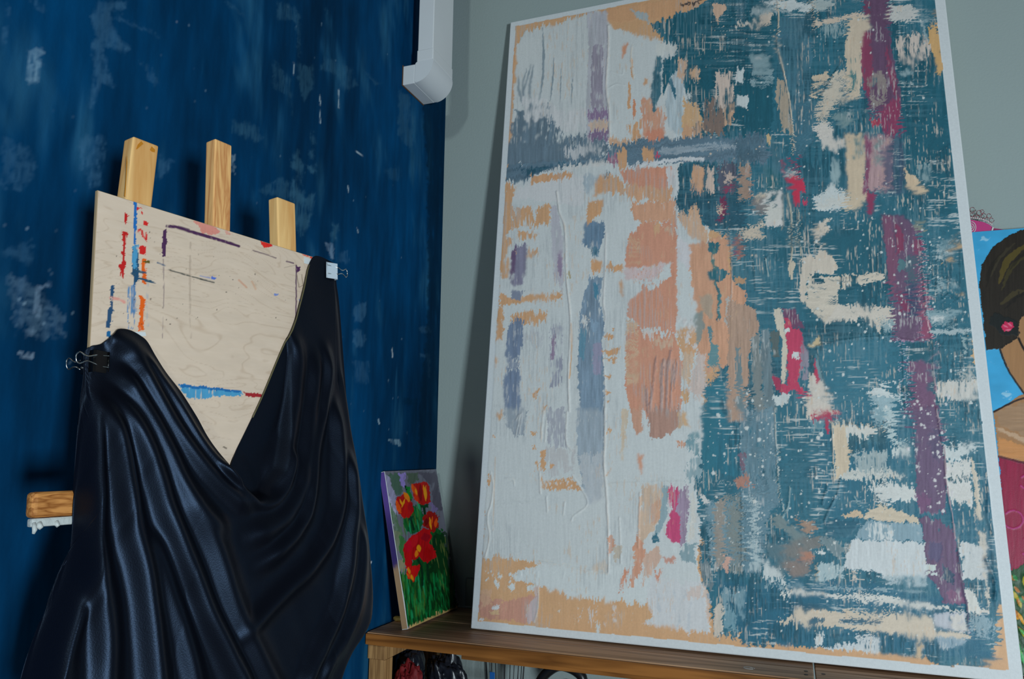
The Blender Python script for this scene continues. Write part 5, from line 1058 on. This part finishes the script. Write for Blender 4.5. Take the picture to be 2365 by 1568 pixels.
p.fill([(335, 1140), (375, 1240), (440, 1275), (500, 1335), (495, 1390), (465, 1400), (462, 1500), (430, 1502), (402, 1380), (360, 1290)], (168, 30, 66), rag=2, var=.12, h=.001); p.fill([(415, 1120), (440, 1130), (450, 1260), (425, 1250)], (120, 50, 80), rag=2, dry=.25); p.fill([(355, 1230), (450, 1260), (440, 1290), (370, 1270)], (150, 166, 168), rag=2, dry=.3); p.fill([(470, 1440), (520, 1440), (510, 1475), (480, 1470)], (160, 40, 80), rag=3, dry=.2)
p.fill([(0, 985), (185, 975), (190, 1080), (150, 1180), (0, 1180)], (62, 92, 110), rag=4, d='h', var=.3); p.fill([(25, 1190), (98, 1190), (82, 1440), (18, 1440)], (132, 114, 102), rag=2.5, dry=.18); p.fill([(190, 1215), (320, 1245), (335, 1390), (200, 1395)], (16, 84, 98), rag=3); p.fill([(190, 1400), (330, 1392), (342, 1640), (210, 1640)], (168, 172, 172), rag=3, dry=.1); p.fill([(235, 1400), (290, 1395), (270, 1540), (240, 1560)], (24, 80, 94), rag=3, dry=.2)
p.fill([(290, 560), (345, 600), (385, 700), (405, 960), (335, 965), (290, 720)], (140, 132, 118), rag=3, dry=.3); p.fill([(110, 1430), (190, 1400), (195, 1520), (130, 1500)], (182, 172, 156), rag=3, dry=.2); p.fill([(220, 980), (260, 990), (245, 1060), (222, 1050)], (186, 164, 124), rag=2, dry=.15)
# ---- D: middle right
p.reg(1700, 450, 3.137); p.wl = s2l((178, 186, 191))
for q, c, dr, dd in (([(485, 455), (530, 425), (575, 450), (605, 400), (640, 402), (700, 470), (745, 505), (690, 585), (590, 565), (520, 595), (505, 790), (460, 750), (468, 520)], CM, .04, 'v'), ([(560, 275), (620, 180), (660, 180), (662, 250), (612, 312), (612, 405), (590, 405), (590, 312)], CM, .04, 'v'), ([(520, 600), (740, 585), (960, 568), (1085, 572), (1080, 612), (900, 645), (740, 690), (740, 890), (640, 925), (500, 800)], (186, 178, 164), .3, 'h'), ([(740, 790), (1040, 815), (1130, 822), (1140, 985), (1045, 975), (955, 905), (760, 925), (640, 925)], (186, 180, 170), .1, 'h'), ([(1040, 900), (1130, 900), (1130, 985), (1050, 985)], (120, 146, 154), .4, 'v'),
                     ([(210, 60), (250, 70), (330, 110), (335, 190), (205, 190)], (178, 180, 176), .06, 'v'), ([(30, 255), (195, 200), (204, 322), (50, 312)], (176, 164, 148), .22, 'h'), ([(100, 40), (195, 10), (200, 150), (130, 130)], (110, 110, 112), .35, 'v'), ([(575, 60), (740, 20), (790, 0), (795, 70), (640, 110), (580, 90)], (176, 180, 178), .1, 'h'), ([(800, 30), (950, 20), (900, 90), (790, 120)], (186, 170, 146), .15, 'h'),
                     ([(1380, 590), (1440, 590), (1600, 640), (1590, 700), (1400, 690)], (120, 146, 154), .55, 'v'), ([(1415, 880), (1505, 875), (1490, 935), (1425, 935)], (176, 184, 186), .08, 'h'), ([(1400, 985), (1720, 970), (1720, 1002), (1420, 1012)], (144, 162, 168), .2, 'h'), ([(1390, 840), (1600, 830), (1600, 960), (1400, 960)], (112, 142, 152), .5, 'h'), ([(1360, 520), (1420, 505), (1420, 522)], (170, 180, 182), .05, 'h'), ([(1630, 990), (1650, 1000), (1670, 1180), (1655, 1190)], (118, 144, 150), .15, 'v'),
                     ([(965, 1435), (1060, 1400), (1090, 1345), (1115, 1435), (1210, 1452), (1150, 1475), (1000, 1465)], (178, 188, 190), .05, 'h'), ([(990, 1460), (1150, 1465), (1140, 1640), (1000, 1640)], (130, 158, 168), .16, 'v'), ([(1450, 1360), (1740, 1335), (1755, 1480), (1460, 1505)], (176, 176, 172), .42, 'v'), ([(1600, 1260), (1720, 1260), (1730, 1350), (1620, 1340)], (140, 150, 150), .5, 'v'), ([(1420, 400), (1500, 320), (1560, 350), (1540, 420), (1460, 500)], (112, 142, 152), .5, 'v'), ([(1480, 470), (1540, 350), (1560, 350), (1510, 480)], (160, 172, 174), .3, 'v')):
    p.fill(q, c, rag=3.5, dry=dr, d=dd, h=.0008)
p.fill([(550, 590), (640, 600), (650, 640), (560, 650)], TD, rag=4, dry=.2); p.fill([(560, 310), (588, 320), (590, 400), (560, 400)], TD, rag=2)
p.fill([(745, 590), (880, 590), (880, 690), (745, 700)], TD, rag=3, dry=.5); p.fill([(620, 955), (790, 905), (950, 925), (1040, 985), (1135, 1000), (1130, 1025), (700, 1065), (600, 1100)], TD, rag=2.5, dry=.06, var=.2)
p.line([(500, 1100), (600, 1090), (800, 1050), (1000, 1030), (1140, 1018)], 2.4, (20, 70, 84), h=.0022); p.fill([(520, 1100), (610, 1030), (610, 1085), (560, 1100)], (186, 166, 128), rag=2)
p.fill([(1055, 150), (1200, 155), (1265, 200), (1330, 330), (1352, 600), (1390, 900), (1425, 1065), (1330, 1062), (1140, 1055), (1130, 800), (1090, 500), (1068, 280)], (94, 72, 100), rag=2, var=.25, h=.0012)
for q, c, dr in (([(1060, 160), (1120, 165), (1170, 500), (1130, 800), (1095, 500)], (112, 70, 98), .14), ([(1150, 190), (1220, 300), (1210, 420), (1160, 430)], (118, 52, 84), .25), ([(1280, 310), (1335, 340), (1320, 440), (1280, 430)], (118, 60, 92), .15), ([(1230, 450), (1320, 440), (1320, 640), (1240, 640)], (66, 88, 104), .25), ([(1230, 620), (1300, 640), (1320, 900), (1260, 880)], (54, 66, 96), .2), ([(1330, 600), (1355, 600), (1420, 1050), (1340, 1050), (1350, 850)], (128, 66, 96), .15), ([(1180, 700), (1220, 720), (1260, 860), (1190, 840)], (116, 50, 86), .2), ([(1170, 480), (1220, 470), (1220, 540), (1175, 550)], (70, 110, 120), .3)):
    p.fill(q, c, rag=3.5, dry=dr, h=.001)
p.line([(1335, 320), (1350, 500), (1358, 640), (1385, 900), (1425, 1070), (1432, 1140), (1430, 1250), (1450, 1420)], 2.4, (172, 140, 150), h=.0032); p.line([(1335, 920), (1340, 1040), (1290, 1060), (1200, 1050)], 2, (140, 110, 140), h=.002); p.line([(1190, 1045), (1210, 1150), (1215, 1350), (1230, 1568)], 2.2, (160, 160, 178), h=.0026)
p.fill([(1215, 1075), (1420, 1075), (1420, 1215), (1230, 1225)], (18, 84, 102), rag=3); p.fill([(1235, 1215), (1400, 1200), (1420, 1300), (1442, 1420), (1450, 1640), (1260, 1640), (1240, 1500), (1290, 1400)], (104, 74, 104), rag=4, var=.2); p.fill([(1230, 1380), (1290, 1400), (1270, 1480), (1235, 1460)], TD, rag=4); p.fill([(1390, 1360), (1430, 1350), (1430, 1430), (1400, 1420)], (40, 84, 104), rag=3, dry=.2)
for q in ([(1582, 352), (1650, 345), (1652, 385), (1600, 395), (1560, 430)], [(1540, 465), (1582, 448), (1560, 480), (1535, 492)], [(1712, 980), (1722, 1060), (1742, 1225), (1722, 1225), (1710, 1060)], [(1610, 700), (1640, 700), (1620, 750)], [(1585, 285), (1610, 285), (1600, 295)]): p.fill(q, (190, 154, 108), rag=2.5, rs=5, dry=.06)
p.fill([(275, 820), (330, 820), (350, 920), (355, 1000), (372, 1100), (352, 1425), (330, 1400), (335, 1040), (295, 970)], (190, 182, 166), rag=2, dry=.05); p.fill([(175, 980), (242, 978), (262, 1300), (290, 1640), (205, 1640), (195, 1300)], (94, 116, 126), rag=3, var=.3, dry=.06); p.fill([(245, 985), (310, 985), (320, 1190), (265, 1180)], (76, 92, 94), rag=3, dry=.15)
p.fill([(330, 820), (435, 825), (492, 965), (400, 968), (350, 900)], (98, 62, 92), rag=2.5, dry=.06); p.fill([(345, 890), (385, 905), (405, 970), (472, 982), (482, 1060), (520, 1150), (500, 1215), (480, 1240), (440, 1350), (510, 1455), (480, 1475), (420, 1412), (345, 1452), (292, 1400), (290, 1340), (372, 1385), (375, 1100), (360, 1000)], (172, 46, 84), rag=2.5, var=.15, h=.001); p.fill([(480, 1060), (530, 1150), (525, 1330), (450, 1330), (470, 1200)], (124, 120, 136), rag=3, dry=.45); p.fill([(345, 965), (395, 960), (390, 995), (350, 1000)], (178, 186, 186), rag=2.5); p.fill([(405, 1150), (455, 1140), (460, 1180), (420, 1190)], (176, 184, 186), rag=3)
p.fill([(265, 1300), (320, 1330), (330, 1420), (280, 1400)], (150, 44, 80), rag=2.5, dry=.12); p.fill([(270, 1455), (390, 1440), (385, 1505), (280, 1530)], (170, 180, 182), rag=3, dry=.08)
p.fill([(545, 1260), (580, 1300), (640, 1370), (680, 1490), (715, 1580), (505, 1640), (515, 1400)], (186, 180, 172), rag=2, dry=.04, h=.001); p.fill([(555, 1200), (575, 1180), (610, 1340), (590, 1370), (560, 1290)], (164, 40, 76), rag=2, dry=.1); p.fill([(580, 1130), (620, 1290), (635, 1350), (600, 1330), (580, 1220)], (96, 132, 142), rag=2, dry=.1); p.line([(585, 1100), (610, 1220), (640, 1350), (690, 1490)], 2.4, (50, 90, 104), h=.002); p.fill([(525, 1120), (580, 1110), (560, 1300), (545, 1320)], (22, 74, 90), rag=3)
p.fill([(0, 770), (140, 830), (162, 1000), (110, 1050), (90, 1300), (60, 1640), (-60, 1640), (-60, 770)], (158, 130, 112), rag=3.5, dry=.06, var=.25); p.fill([(0, 1100), (40, 1100), (60, 1568), (0, 1568)], (96, 118, 126), rag=3, dry=.3); p.fill([(110, 1050), (170, 1000), (200, 1568), (120, 1568)], (108, 118, 120), rag=3, dry=.14); p.fill([(0, 300), (40, 320), (50, 460), (0, 470)], (140, 100, 92), rag=4, dry=.2); p.fill([(0, 600), (70, 610), (60, 650), (0, 650)], (166, 130, 98), rag=3, dry=.15)
p.line([(370, -20), (400, 150), (410, 350), (400, 480)], 3, (174, 166, 148), h=.0022); p.fill([(385, 480), (435, 490), (415, 560), (385, 610)], (176, 166, 148), rag=2.5, dry=.1); p.line([(455, 140), (465, 330), (470, 440)], 2.4, (176, 168, 150), h=.0018); p.line([(340, 0), (345, 250)], 3, (140, 140, 132), h=.0014, a=.7); p.line([(215, 470), (235, 580)], 3, (130, 150, 152), h=.002); p.line([(250, 430), (210, 470)], 2.4, (16, 66, 80), h=.002); p.line([(130, 500), (140, 700)], 2, (20, 70, 84), h=.0014)
p.line([(1450, 630), (1480, 760), (1540, 720), (1600, 770)], 2.6, (18, 70, 88), h=.0022); p.line([(1580, 640), (1640, 700), (1610, 760)], 2.2, (18, 70, 88), h=.002); p.fill([(1290, 190), (1330, 200), (1330, 300), (1280, 240)], (112, 120, 112), rag=3, dry=.15); p.line([(1755, 1370), (1768, 1480), (1765, 1640)], 3, (120, 150, 162), h=.003)
# ---- F: lower right
p.reg(1650, 950, 2.537); p.wl = s2l((184, 190, 195))
p.fill([(140, -20), (355, -20), (365, 300), (385, 540), (330, 570), (275, 950), (150, 950), (165, 500)], (92, 124, 140), rag=3, dry=.24, a=.85, var=.35); p.fill([(205, 500), (255, 500), (270, 940), (210, 940)], (150, 168, 174), rag=3, dry=.4); p.fill([(0, 500), (60, 520), (50, 940), (0, 940)], (136, 130, 124), rag=3, dry=.28); p.fill([(70, 480), (160, 490), (160, 950), (90, 950)], (112, 122, 122), rag=3, dry=.4)
p.line([(355, -20), (362, 200), (380, 450), (402, 580)], 2.4, (150, 158, 156), h=.0022); p.line([(160, 480), (162, 900)], 2, (60, 84, 92), h=.0014)
p.fill([(690, 72), (780, 80), (940, 96), (1000, 112), (1005, 180), (810, 200), (795, 330), (830, 370), (712, 402), (700, 230)], (60, 108, 124), rag=2.5, var=.3); p.fill([(692, 72), (780, 78), (942, 96), (930, 145), (800, 150), (740, 180), (705, 200)], (186, 186, 182), rag=2, dry=.05); p.fill([(695, 80), (760, 90), (780, 200), (795, 380), (712, 402)], (190, 172, 148), rag=2, dry=.08); p.line([(700, 400), (695, 200), (690, 85), (705, 70), (940, 96), (1000, 104)], 2.4, (196, 180, 160), h=.0024)
p.fill([(780, 345), (1000, 340), (1125, 372), (1010, 402), (720, 398)], (178, 180, 176), rag=3, dry=.22, d='h'); p.fill([(820, 250), (1010, 230), (1010, 350), (830, 350)], (140, 156, 160), rag=4, dry=.3); p.fill([(995, -20), (1050, -20), (1052, 165), (1165, 178), (1060, 190), (1020, 155)], (160, 178, 182), rag=2, dry=.12); p.fill([(940, -20), (1000, -20), (1000, 90), (950, 80)], (110, 144, 156), rag=3, dry=.3, a=.8)
for q, c, dr, dd in (([(895, 448), (1000, 425), (1080, 418), (1182, 432), (1182, 525), (1080, 520), (1000, 545), (950, 500)], (184, 187, 186), .05, 'h'), ([(875, 600), (960, 558), (1080, 580), (1200, 622), (1202, 657), (1000, 638), (875, 628)], (194, 178, 156), .06, 'h'), ([(745, 605), (860, 588), (862, 626), (770, 618)], (188, 164, 136), .12, 'h'), ([(1030, 205), (1140, 195), (1150, 250), (1040, 250)], (176, 184, 184), .22, 'h'), ([(890, 642), (1215, 662), (1225, 765), (1000, 755), (820, 742)], (118, 146, 160), .08, 'v'), ([(900, 650), (1060, 665), (1040, 755), (900, 745)], (182, 188, 190), .5, 'v'),
                     ([(800, 748), (1240, 770), (1245, 965), (1000, 975), (900, 935), (755, 925), (772, 850)], (180, 186, 190), .02, 'v'), ([(1000, 955), (1245, 955), (1240, 1030), (1000, 1010)], (150, 168, 176), .45, 'v'), ([(620, 880), (760, 900), (755, 975), (600, 1000)], (148, 168, 174), .3, 'v'), ([(290, 860), (330, 900), (425, 985), (400, 1000), (290, 985)], (176, 184, 186), .12, 'v'), ([(600, 830), (640, 805), (650, 830), (610, 838)], (186, 190, 190), 0, 'v'), ([(805, 935), (832, 935), (830, 1005), (812, 1000)], (192, 180, 168), 0, 'v'),
                     ([(1335, 225), (1520, 188), (1545, 230), (1400, 292), (1335, 275)], (176, 184, 186), .12, 'h'), ([(1355, 305), (1500, 282), (1512, 545), (1440, 552), (1370, 500)], (184, 184, 182), .16, 'h'), ([(1360, 390), (1500, 385), (1500, 405), (1365, 410)], (40, 90, 106), .12, 'h'), ([(1430, 760), (1580, 785), (1592, 985), (1455, 985)], (176, 180, 182), .14, 'v'), ([(1455, 1040), (1520, 1055), (1565, 1175), (1480, 1172)], (186, 186, 182), .1, 'v'), ([(1512, 250), (1545, 400), (1565, 640), (1540, 652), (1518, 500)], (192, 180, 164), .05, 'v'), ([(1545, 700), (1590, 720), (1610, 1150), (1590, 1170), (1580, 900)], (184, 176, 166), .3, 'v'), ([(1560, 1160), (1620, 1160), (1600, 1190)], (186, 182, 176), .05, 'v'),
                     ([(380, 1042), (740, 1075), (900, 1065), (1100, 1100), (1270, 1132), (1465, 1172), (1200, 1150), (740, 1095), (400, 1065)], (186, 186, 182), .14, 'h'), ([(300, 1010), (700, 1020), (1250, 1050), (1250, 1062), (700, 1045), (300, 1030)], (120, 148, 160), .42, 'h'), ([(475, 1150), (760, 1172), (1272, 1202), (1295, 1290), (1480, 1300), (1482, 1345), (1100, 1312), (700, 1262), (355, 1240), (470, 1205)], (194, 180, 162), .06, 'h'), ([(1280, 1180), (1470, 1182), (1482, 1300), (1290, 1255)], (164, 168, 178), .18, 'v'), ([(1380, 1190), (1470, 1195), (1470, 1290), (1390, 1280)], (186, 182, 178), .22, 'v'), ([(1500, 1170), (1660, 1230), (1650, 1340), (1500, 1320)], (120, 146, 158), .45, 'v'), ([(1300, 1310), (1480, 1330), (1480, 1360), (1320, 1400)], (124, 148, 164), .3, 'v'), ([(40, 1040), (180, 1040), (180, 1200), (50, 1200)], (106, 140, 154), .4, 'v'), ([(0, 1140), (50, 1130), (50, 1290), (0, 1310)], (180, 172, 162), .25, 'v'),
                     ([(840, 1310), (960, 1320), (960, 1420), (700, 1390), (720, 1360), (840, 1370)], (180, 186, 190), .3, 'v'), ([(580, 1330), (640, 1290), (640, 1370), (600, 1385)], (180, 186, 188), .1, 'v'), ([(620, 1385), (840, 1375), (850, 1400), (640, 1398)], (176, 184, 190), .2, 'h')):
    p.fill(q, c, rag=3.2, dry=dr, d=dd, h=.0008)
p.fill([(545, 1205), (650, 1215), (640, 1240), (555, 1240)], (46, 90, 112), rag=3, dry=.32); p.fill([(755, 1215), (965, 1225), (960, 1255), (760, 1248)], (46, 90, 112), rag=3, dry=.4); p.fill([(500, 1120), (620, 1130), (620, 1160), (480, 1160)], (30, 84, 106), rag=3)
p.fill([(1140, -20), (1310, -20), (1335, 160), (1345, 300), (1362, 460), (1340, 590), (1210, 600), (1180, 480), (1180, 200)], (98, 78, 108), rag=3, var=.2, h=.001); p.fill([(1200, 622), (1300, 630), (1395, 690), (1410, 760), (1432, 870), (1460, 1000), (1482, 1135), (1345, 1125), (1300, 1010), (1240, 965), (1232, 770)], (98, 76, 106), rag=3, dry=.05, var=.22, h=.001)
for q, c in (([(1180, 480), (1260, 480), (1250, 590), (1210, 600)], (110, 74, 110)), ([(1340, 900), (1400, 950), (1390, 1010), (1330, 980)], (50, 70, 96)), ([(1360, 1040), (1440, 1060), (1460, 1130), (1380, 1120)], (118, 78, 110)), ([(1250, 760), (1340, 760), (1330, 860), (1260, 880)], (84, 76, 110)), ([(1250, 100), (1310, 100), (1330, 250), (1270, 280)], (86, 76, 106))): p.fill(q, c, rag=4, dry=.2)
p.line([(1300, -20), (1330, 150), (1350, 250), (1360, 430), (1395, 620), (1410, 740)], 2.6, (150, 130, 140), h=.003); p.line([(1425, 800), (1450, 1000), (1480, 1150), (1490, 1300)], 2.6, (70, 66, 92), h=.003); p.fill([(1230, 905), (1300, 895), (1300, 930), (1240, 935)], (178, 188, 188), rag=2); p.fill([(1235, 940), (1310, 945), (1300, 962), (1240, 960)], (178, 188, 188), rag=1.5)
p.line([(1608, 430), (1600, 600), (1612, 660), (1640, 725)], 6, (30, 96, 124), h=.006); p.line([(1590, 860), (1620, 930), (1645, 1010), (1640, 1100)], 6, (26, 92, 122), h=.006); p.fill([(1560, 250), (1600, 260), (1650, 720), (1660, 1000), (1610, 1000), (1580, 600)], (28, 88, 112), rag=2, a=.8, dry=.1)
for q, c, dr in (([(330, 620), (380, 600), (480, 690), (560, 760), (520, 800), (420, 720)], (104, 122, 126), .1), ([(600, 740), (650, 715), (775, 800), (730, 865), (660, 800)], (104, 126, 134), .14), ([(470, 620), (530, 640), (610, 690), (560, 722), (490, 670)], (146, 120, 104), .12), ([(480, 800), (560, 795), (572, 880), (510, 895)], (160, 112, 92), .12), ([(400, 780), (600, 720), (640, 780), (480, 860), (420, 920), (380, 880)], (110, 112, 112), .3), ([(430, 880), (560, 880), (560, 960), (450, 980)], (124, 112, 108), .25), ([(110, 385), (200, 372), (212, 420), (140, 450)], (158, 112, 98), .15), ([(140, 240), (190, 240), (180, 370), (150, 350)], (112, 90, 108), .35), ([(640, 640), (860, 640), (780, 740), (660, 740)], (28, 88, 110), .1), ([(290, 780), (400, 760), (420, 960), (330, 880)], (78, 108, 120), .3)):
    p.fill(q, c, rag=3.5, dry=dr, sl=-.6, h=.001)
p.line([(665, 425), (650, 480), (630, 540)], 4, (20, 78, 98), h=.003); p.line([(735, 400), (720, 480), (670, 580), (645, 640)], 3, (20, 74, 94), h=.0026); p.line([(445, 450), (430, 560), (400, 620)], 3, (120, 146, 152), h=.002); p.line([(820, 505), (860, 560)], 3, (120, 146, 152), h=.002); p.line([(600, 890), (612, 990)], 3, (160, 150, 134), h=.0015)
p.fill([(1185, 1440), (1195, 1350), (1232, 1372), (1212, 1400), (1210, 1450)], (194, 168, 134), rag=2)
p.fill([(560, -20), (700, -20), (715, 30), (640, 45), (560, 35)], (184, 170, 160), rag=2); p.fill([(555, 10), (720, 5), (712, 40), (670, 45), (675, 130), (650, 120), (655, 50), (570, 42)], (166, 40, 78), rag=2, dry=.04); p.fill([(560, 45), (650, 50), (640, 110), (570, 100)], (80, 128, 144), rag=2, dry=.06)
p.wl = s2l((168, 180, 186))
# ---- palette-knife drag: wet edges pulled along the strokes, dry scrapes over the teal
p.col.reshape(-1, 3)[:] = p.cf
ri, ci = np.mgrid[0:NY, 0:NX]
def drag(vert, amp, mask, seed):
    if vert:
        dsp = (fbm(ci / 1.7, ri / 38., seed, 2) - .5) * 2.4 * amp * mask
        r2, c2 = np.clip(ri + np.rint(dsp), 0, NY - 1).astype(int), ci
    else:
        dsp = (fbm(ri / 1.7, ci / 38., seed, 2) - .5) * 2.4 * amp * mask
        r2, c2 = ri, np.clip(ci + np.rint(dsp), 0, NX - 1).astype(int)
    p.col[:] = p.col[r2, c2]
rt = sstep(1560, 1720, X_)
drag(True, 9, .2 + .75 * sstep(.42, .62, fbm(ci / 70., ri / 70., 31, 2)), 41)
drag(False, 9, rt * sstep(.47, .62, fbm(ci / 60., ri / 45., 33, 2)) + .06, 43)
# partial mixing of neighbouring colours
bl = p.col.copy()
for k in range(3): bl[1:-1] = (bl[:-2] + bl[1:-1] + bl[2:]) / 3; bl[:, 1:-1] = (bl[:, :-2] + bl[:, 1:-1] + bl[:, 2:]) / 3
mx = (sstep(.5, .75, fbm(ci / 40., ri / 60., 35, 3)) * .8)[..., None]
p.col[:] = p.col * (1 - mx) + bl * mx
teal = sstep(1.7, 3.0, p.col[..., 2] / (p.col[..., 0] + .01))
def scrape(c, a, cover, vert, sx, sy, ps, seed, mask):
    u, v = (X_ / sx, Y_ / sy) if vert else (X_ / sy, Y_ / sx)
    n = fbm(u, v, seed, 3); q = sstep(.5, .62, fbm(X_ / ps, Y_ / ps, seed + 5, 2))
    m = (a * sstep(cover - .05, cover + .06, n) * q * mask)[..., None]
    p.col[:] = p.col * (1 - m) + p.c(c) * m
    p.h[:] = p.h + .0005 * m[..., 0]
scrape((84, 124, 140), .36, .54, True, 3.2, 60., 90., 51, teal)
scrape((164, 176, 178), .7, .655, False, 2.4, 46., 70., 53, teal)
scrape((176, 172, 162), .7, .665, True, 2.2, 40., 55., 55, teal)
scrape((8, 66, 84), .7, .50, True, 3.5, 50., 80., 57, teal)
scrape((52, 104, 122), .4, .52, False, 4., 70., 110., 59, teal)
wht = sstep(.42, .6, p.col[..., 0]) * (1 - teal)
scrape((138, 150, 156), .4, .56, True, 2.4, 60., 90., 61, wht * (1 - rt))
scrape((176, 150, 118), .4, .68, True, 3., 22., 60., 63, wht)
scrape((178, 186, 188), .45, .65, True, 3., 26., 60., 65, (1 - teal) * (1 - wht))
p.cf = p.col.reshape(-1, 3); p.hf = p.h.ravel()
# ---- splatter
p.reg(0, 0, 1)
SP = (176, 188, 190)
p.dots([(1640, 60), (2170, 20), (2230, 600), (1700, 620)], 230, SP, .7, 2.4); p.dots([(1830, 480), (2240, 480), (2290, 960), (1850, 960)], 340, SP, .7, 3.4); p.dots([(1620, 900), (2050, 900), (2060, 1340), (1610, 1340)], 520, SP, .6, 2.2); p.dots([(2080, 900), (2190, 900), (2220, 1180), (2110, 1180)], 150, (186, 190, 196), 1., 4.); p.dots([(1680, 1300), (2200, 1350), (2240, 1480), (1660, 1470)], 150, SP, .7, 2.4); p.dots([(1600, 300), (1760, 300), (1760, 620), (1640, 620)], 60, (190, 178, 160), .7, 2.4); p.dots([(1630, 900), (1760, 880), (1780, 1100), (1640, 1100)], 30, SP, 1.6, 5); p.dots([(1720, 950), (1900, 950), (1930, 1260), (1740, 1260)], 24, (180, 190, 190), 2, 5)
p.dots([(1500, 60), (1750, 10), (1750, 300), (1560, 280)], 90, (176, 170, 158), .6, 1.8)
# ---- bare primed border all round
bw = .0195 + .0022 * (fbm(a_ * 30, b_ * 30, 2, 2) - .5)
ed = np.minimum(np.minimum(a_ - .0, AW - a_), np.minimum(b_, AH - b_))
rb = ed < bw + np.where(a_ > AW * .9, .004, 0)
white = s2l((226, 228, 229))
p.col.reshape(-1, 3)[:] = p.cf
col = np.where(rb[..., None], white, p.col)
hh = np.where(rb, 0, p.hf.reshape(p.sh) + .0002)
hh = hh * sstep(0, .006, ed - bw * .9)
hh[1:-1, 1:-1] = .5 * hh[1:-1, 1:-1] + .125 * (hh[:-2, 1:-1] + hh[2:, 1:-1] + hh[1:-1, :-2] + hh[1:-1, 2:])
M_abs = mat('scraped acrylic paint', rough=.5, spec=.35, attr=True, bump=.15, bscale=600, noise=.05, nscale=(200, 200, 200))
grid_obj('painted_face', PA + hh[..., None] * an, M_abs, abst, col=col, flip=True)
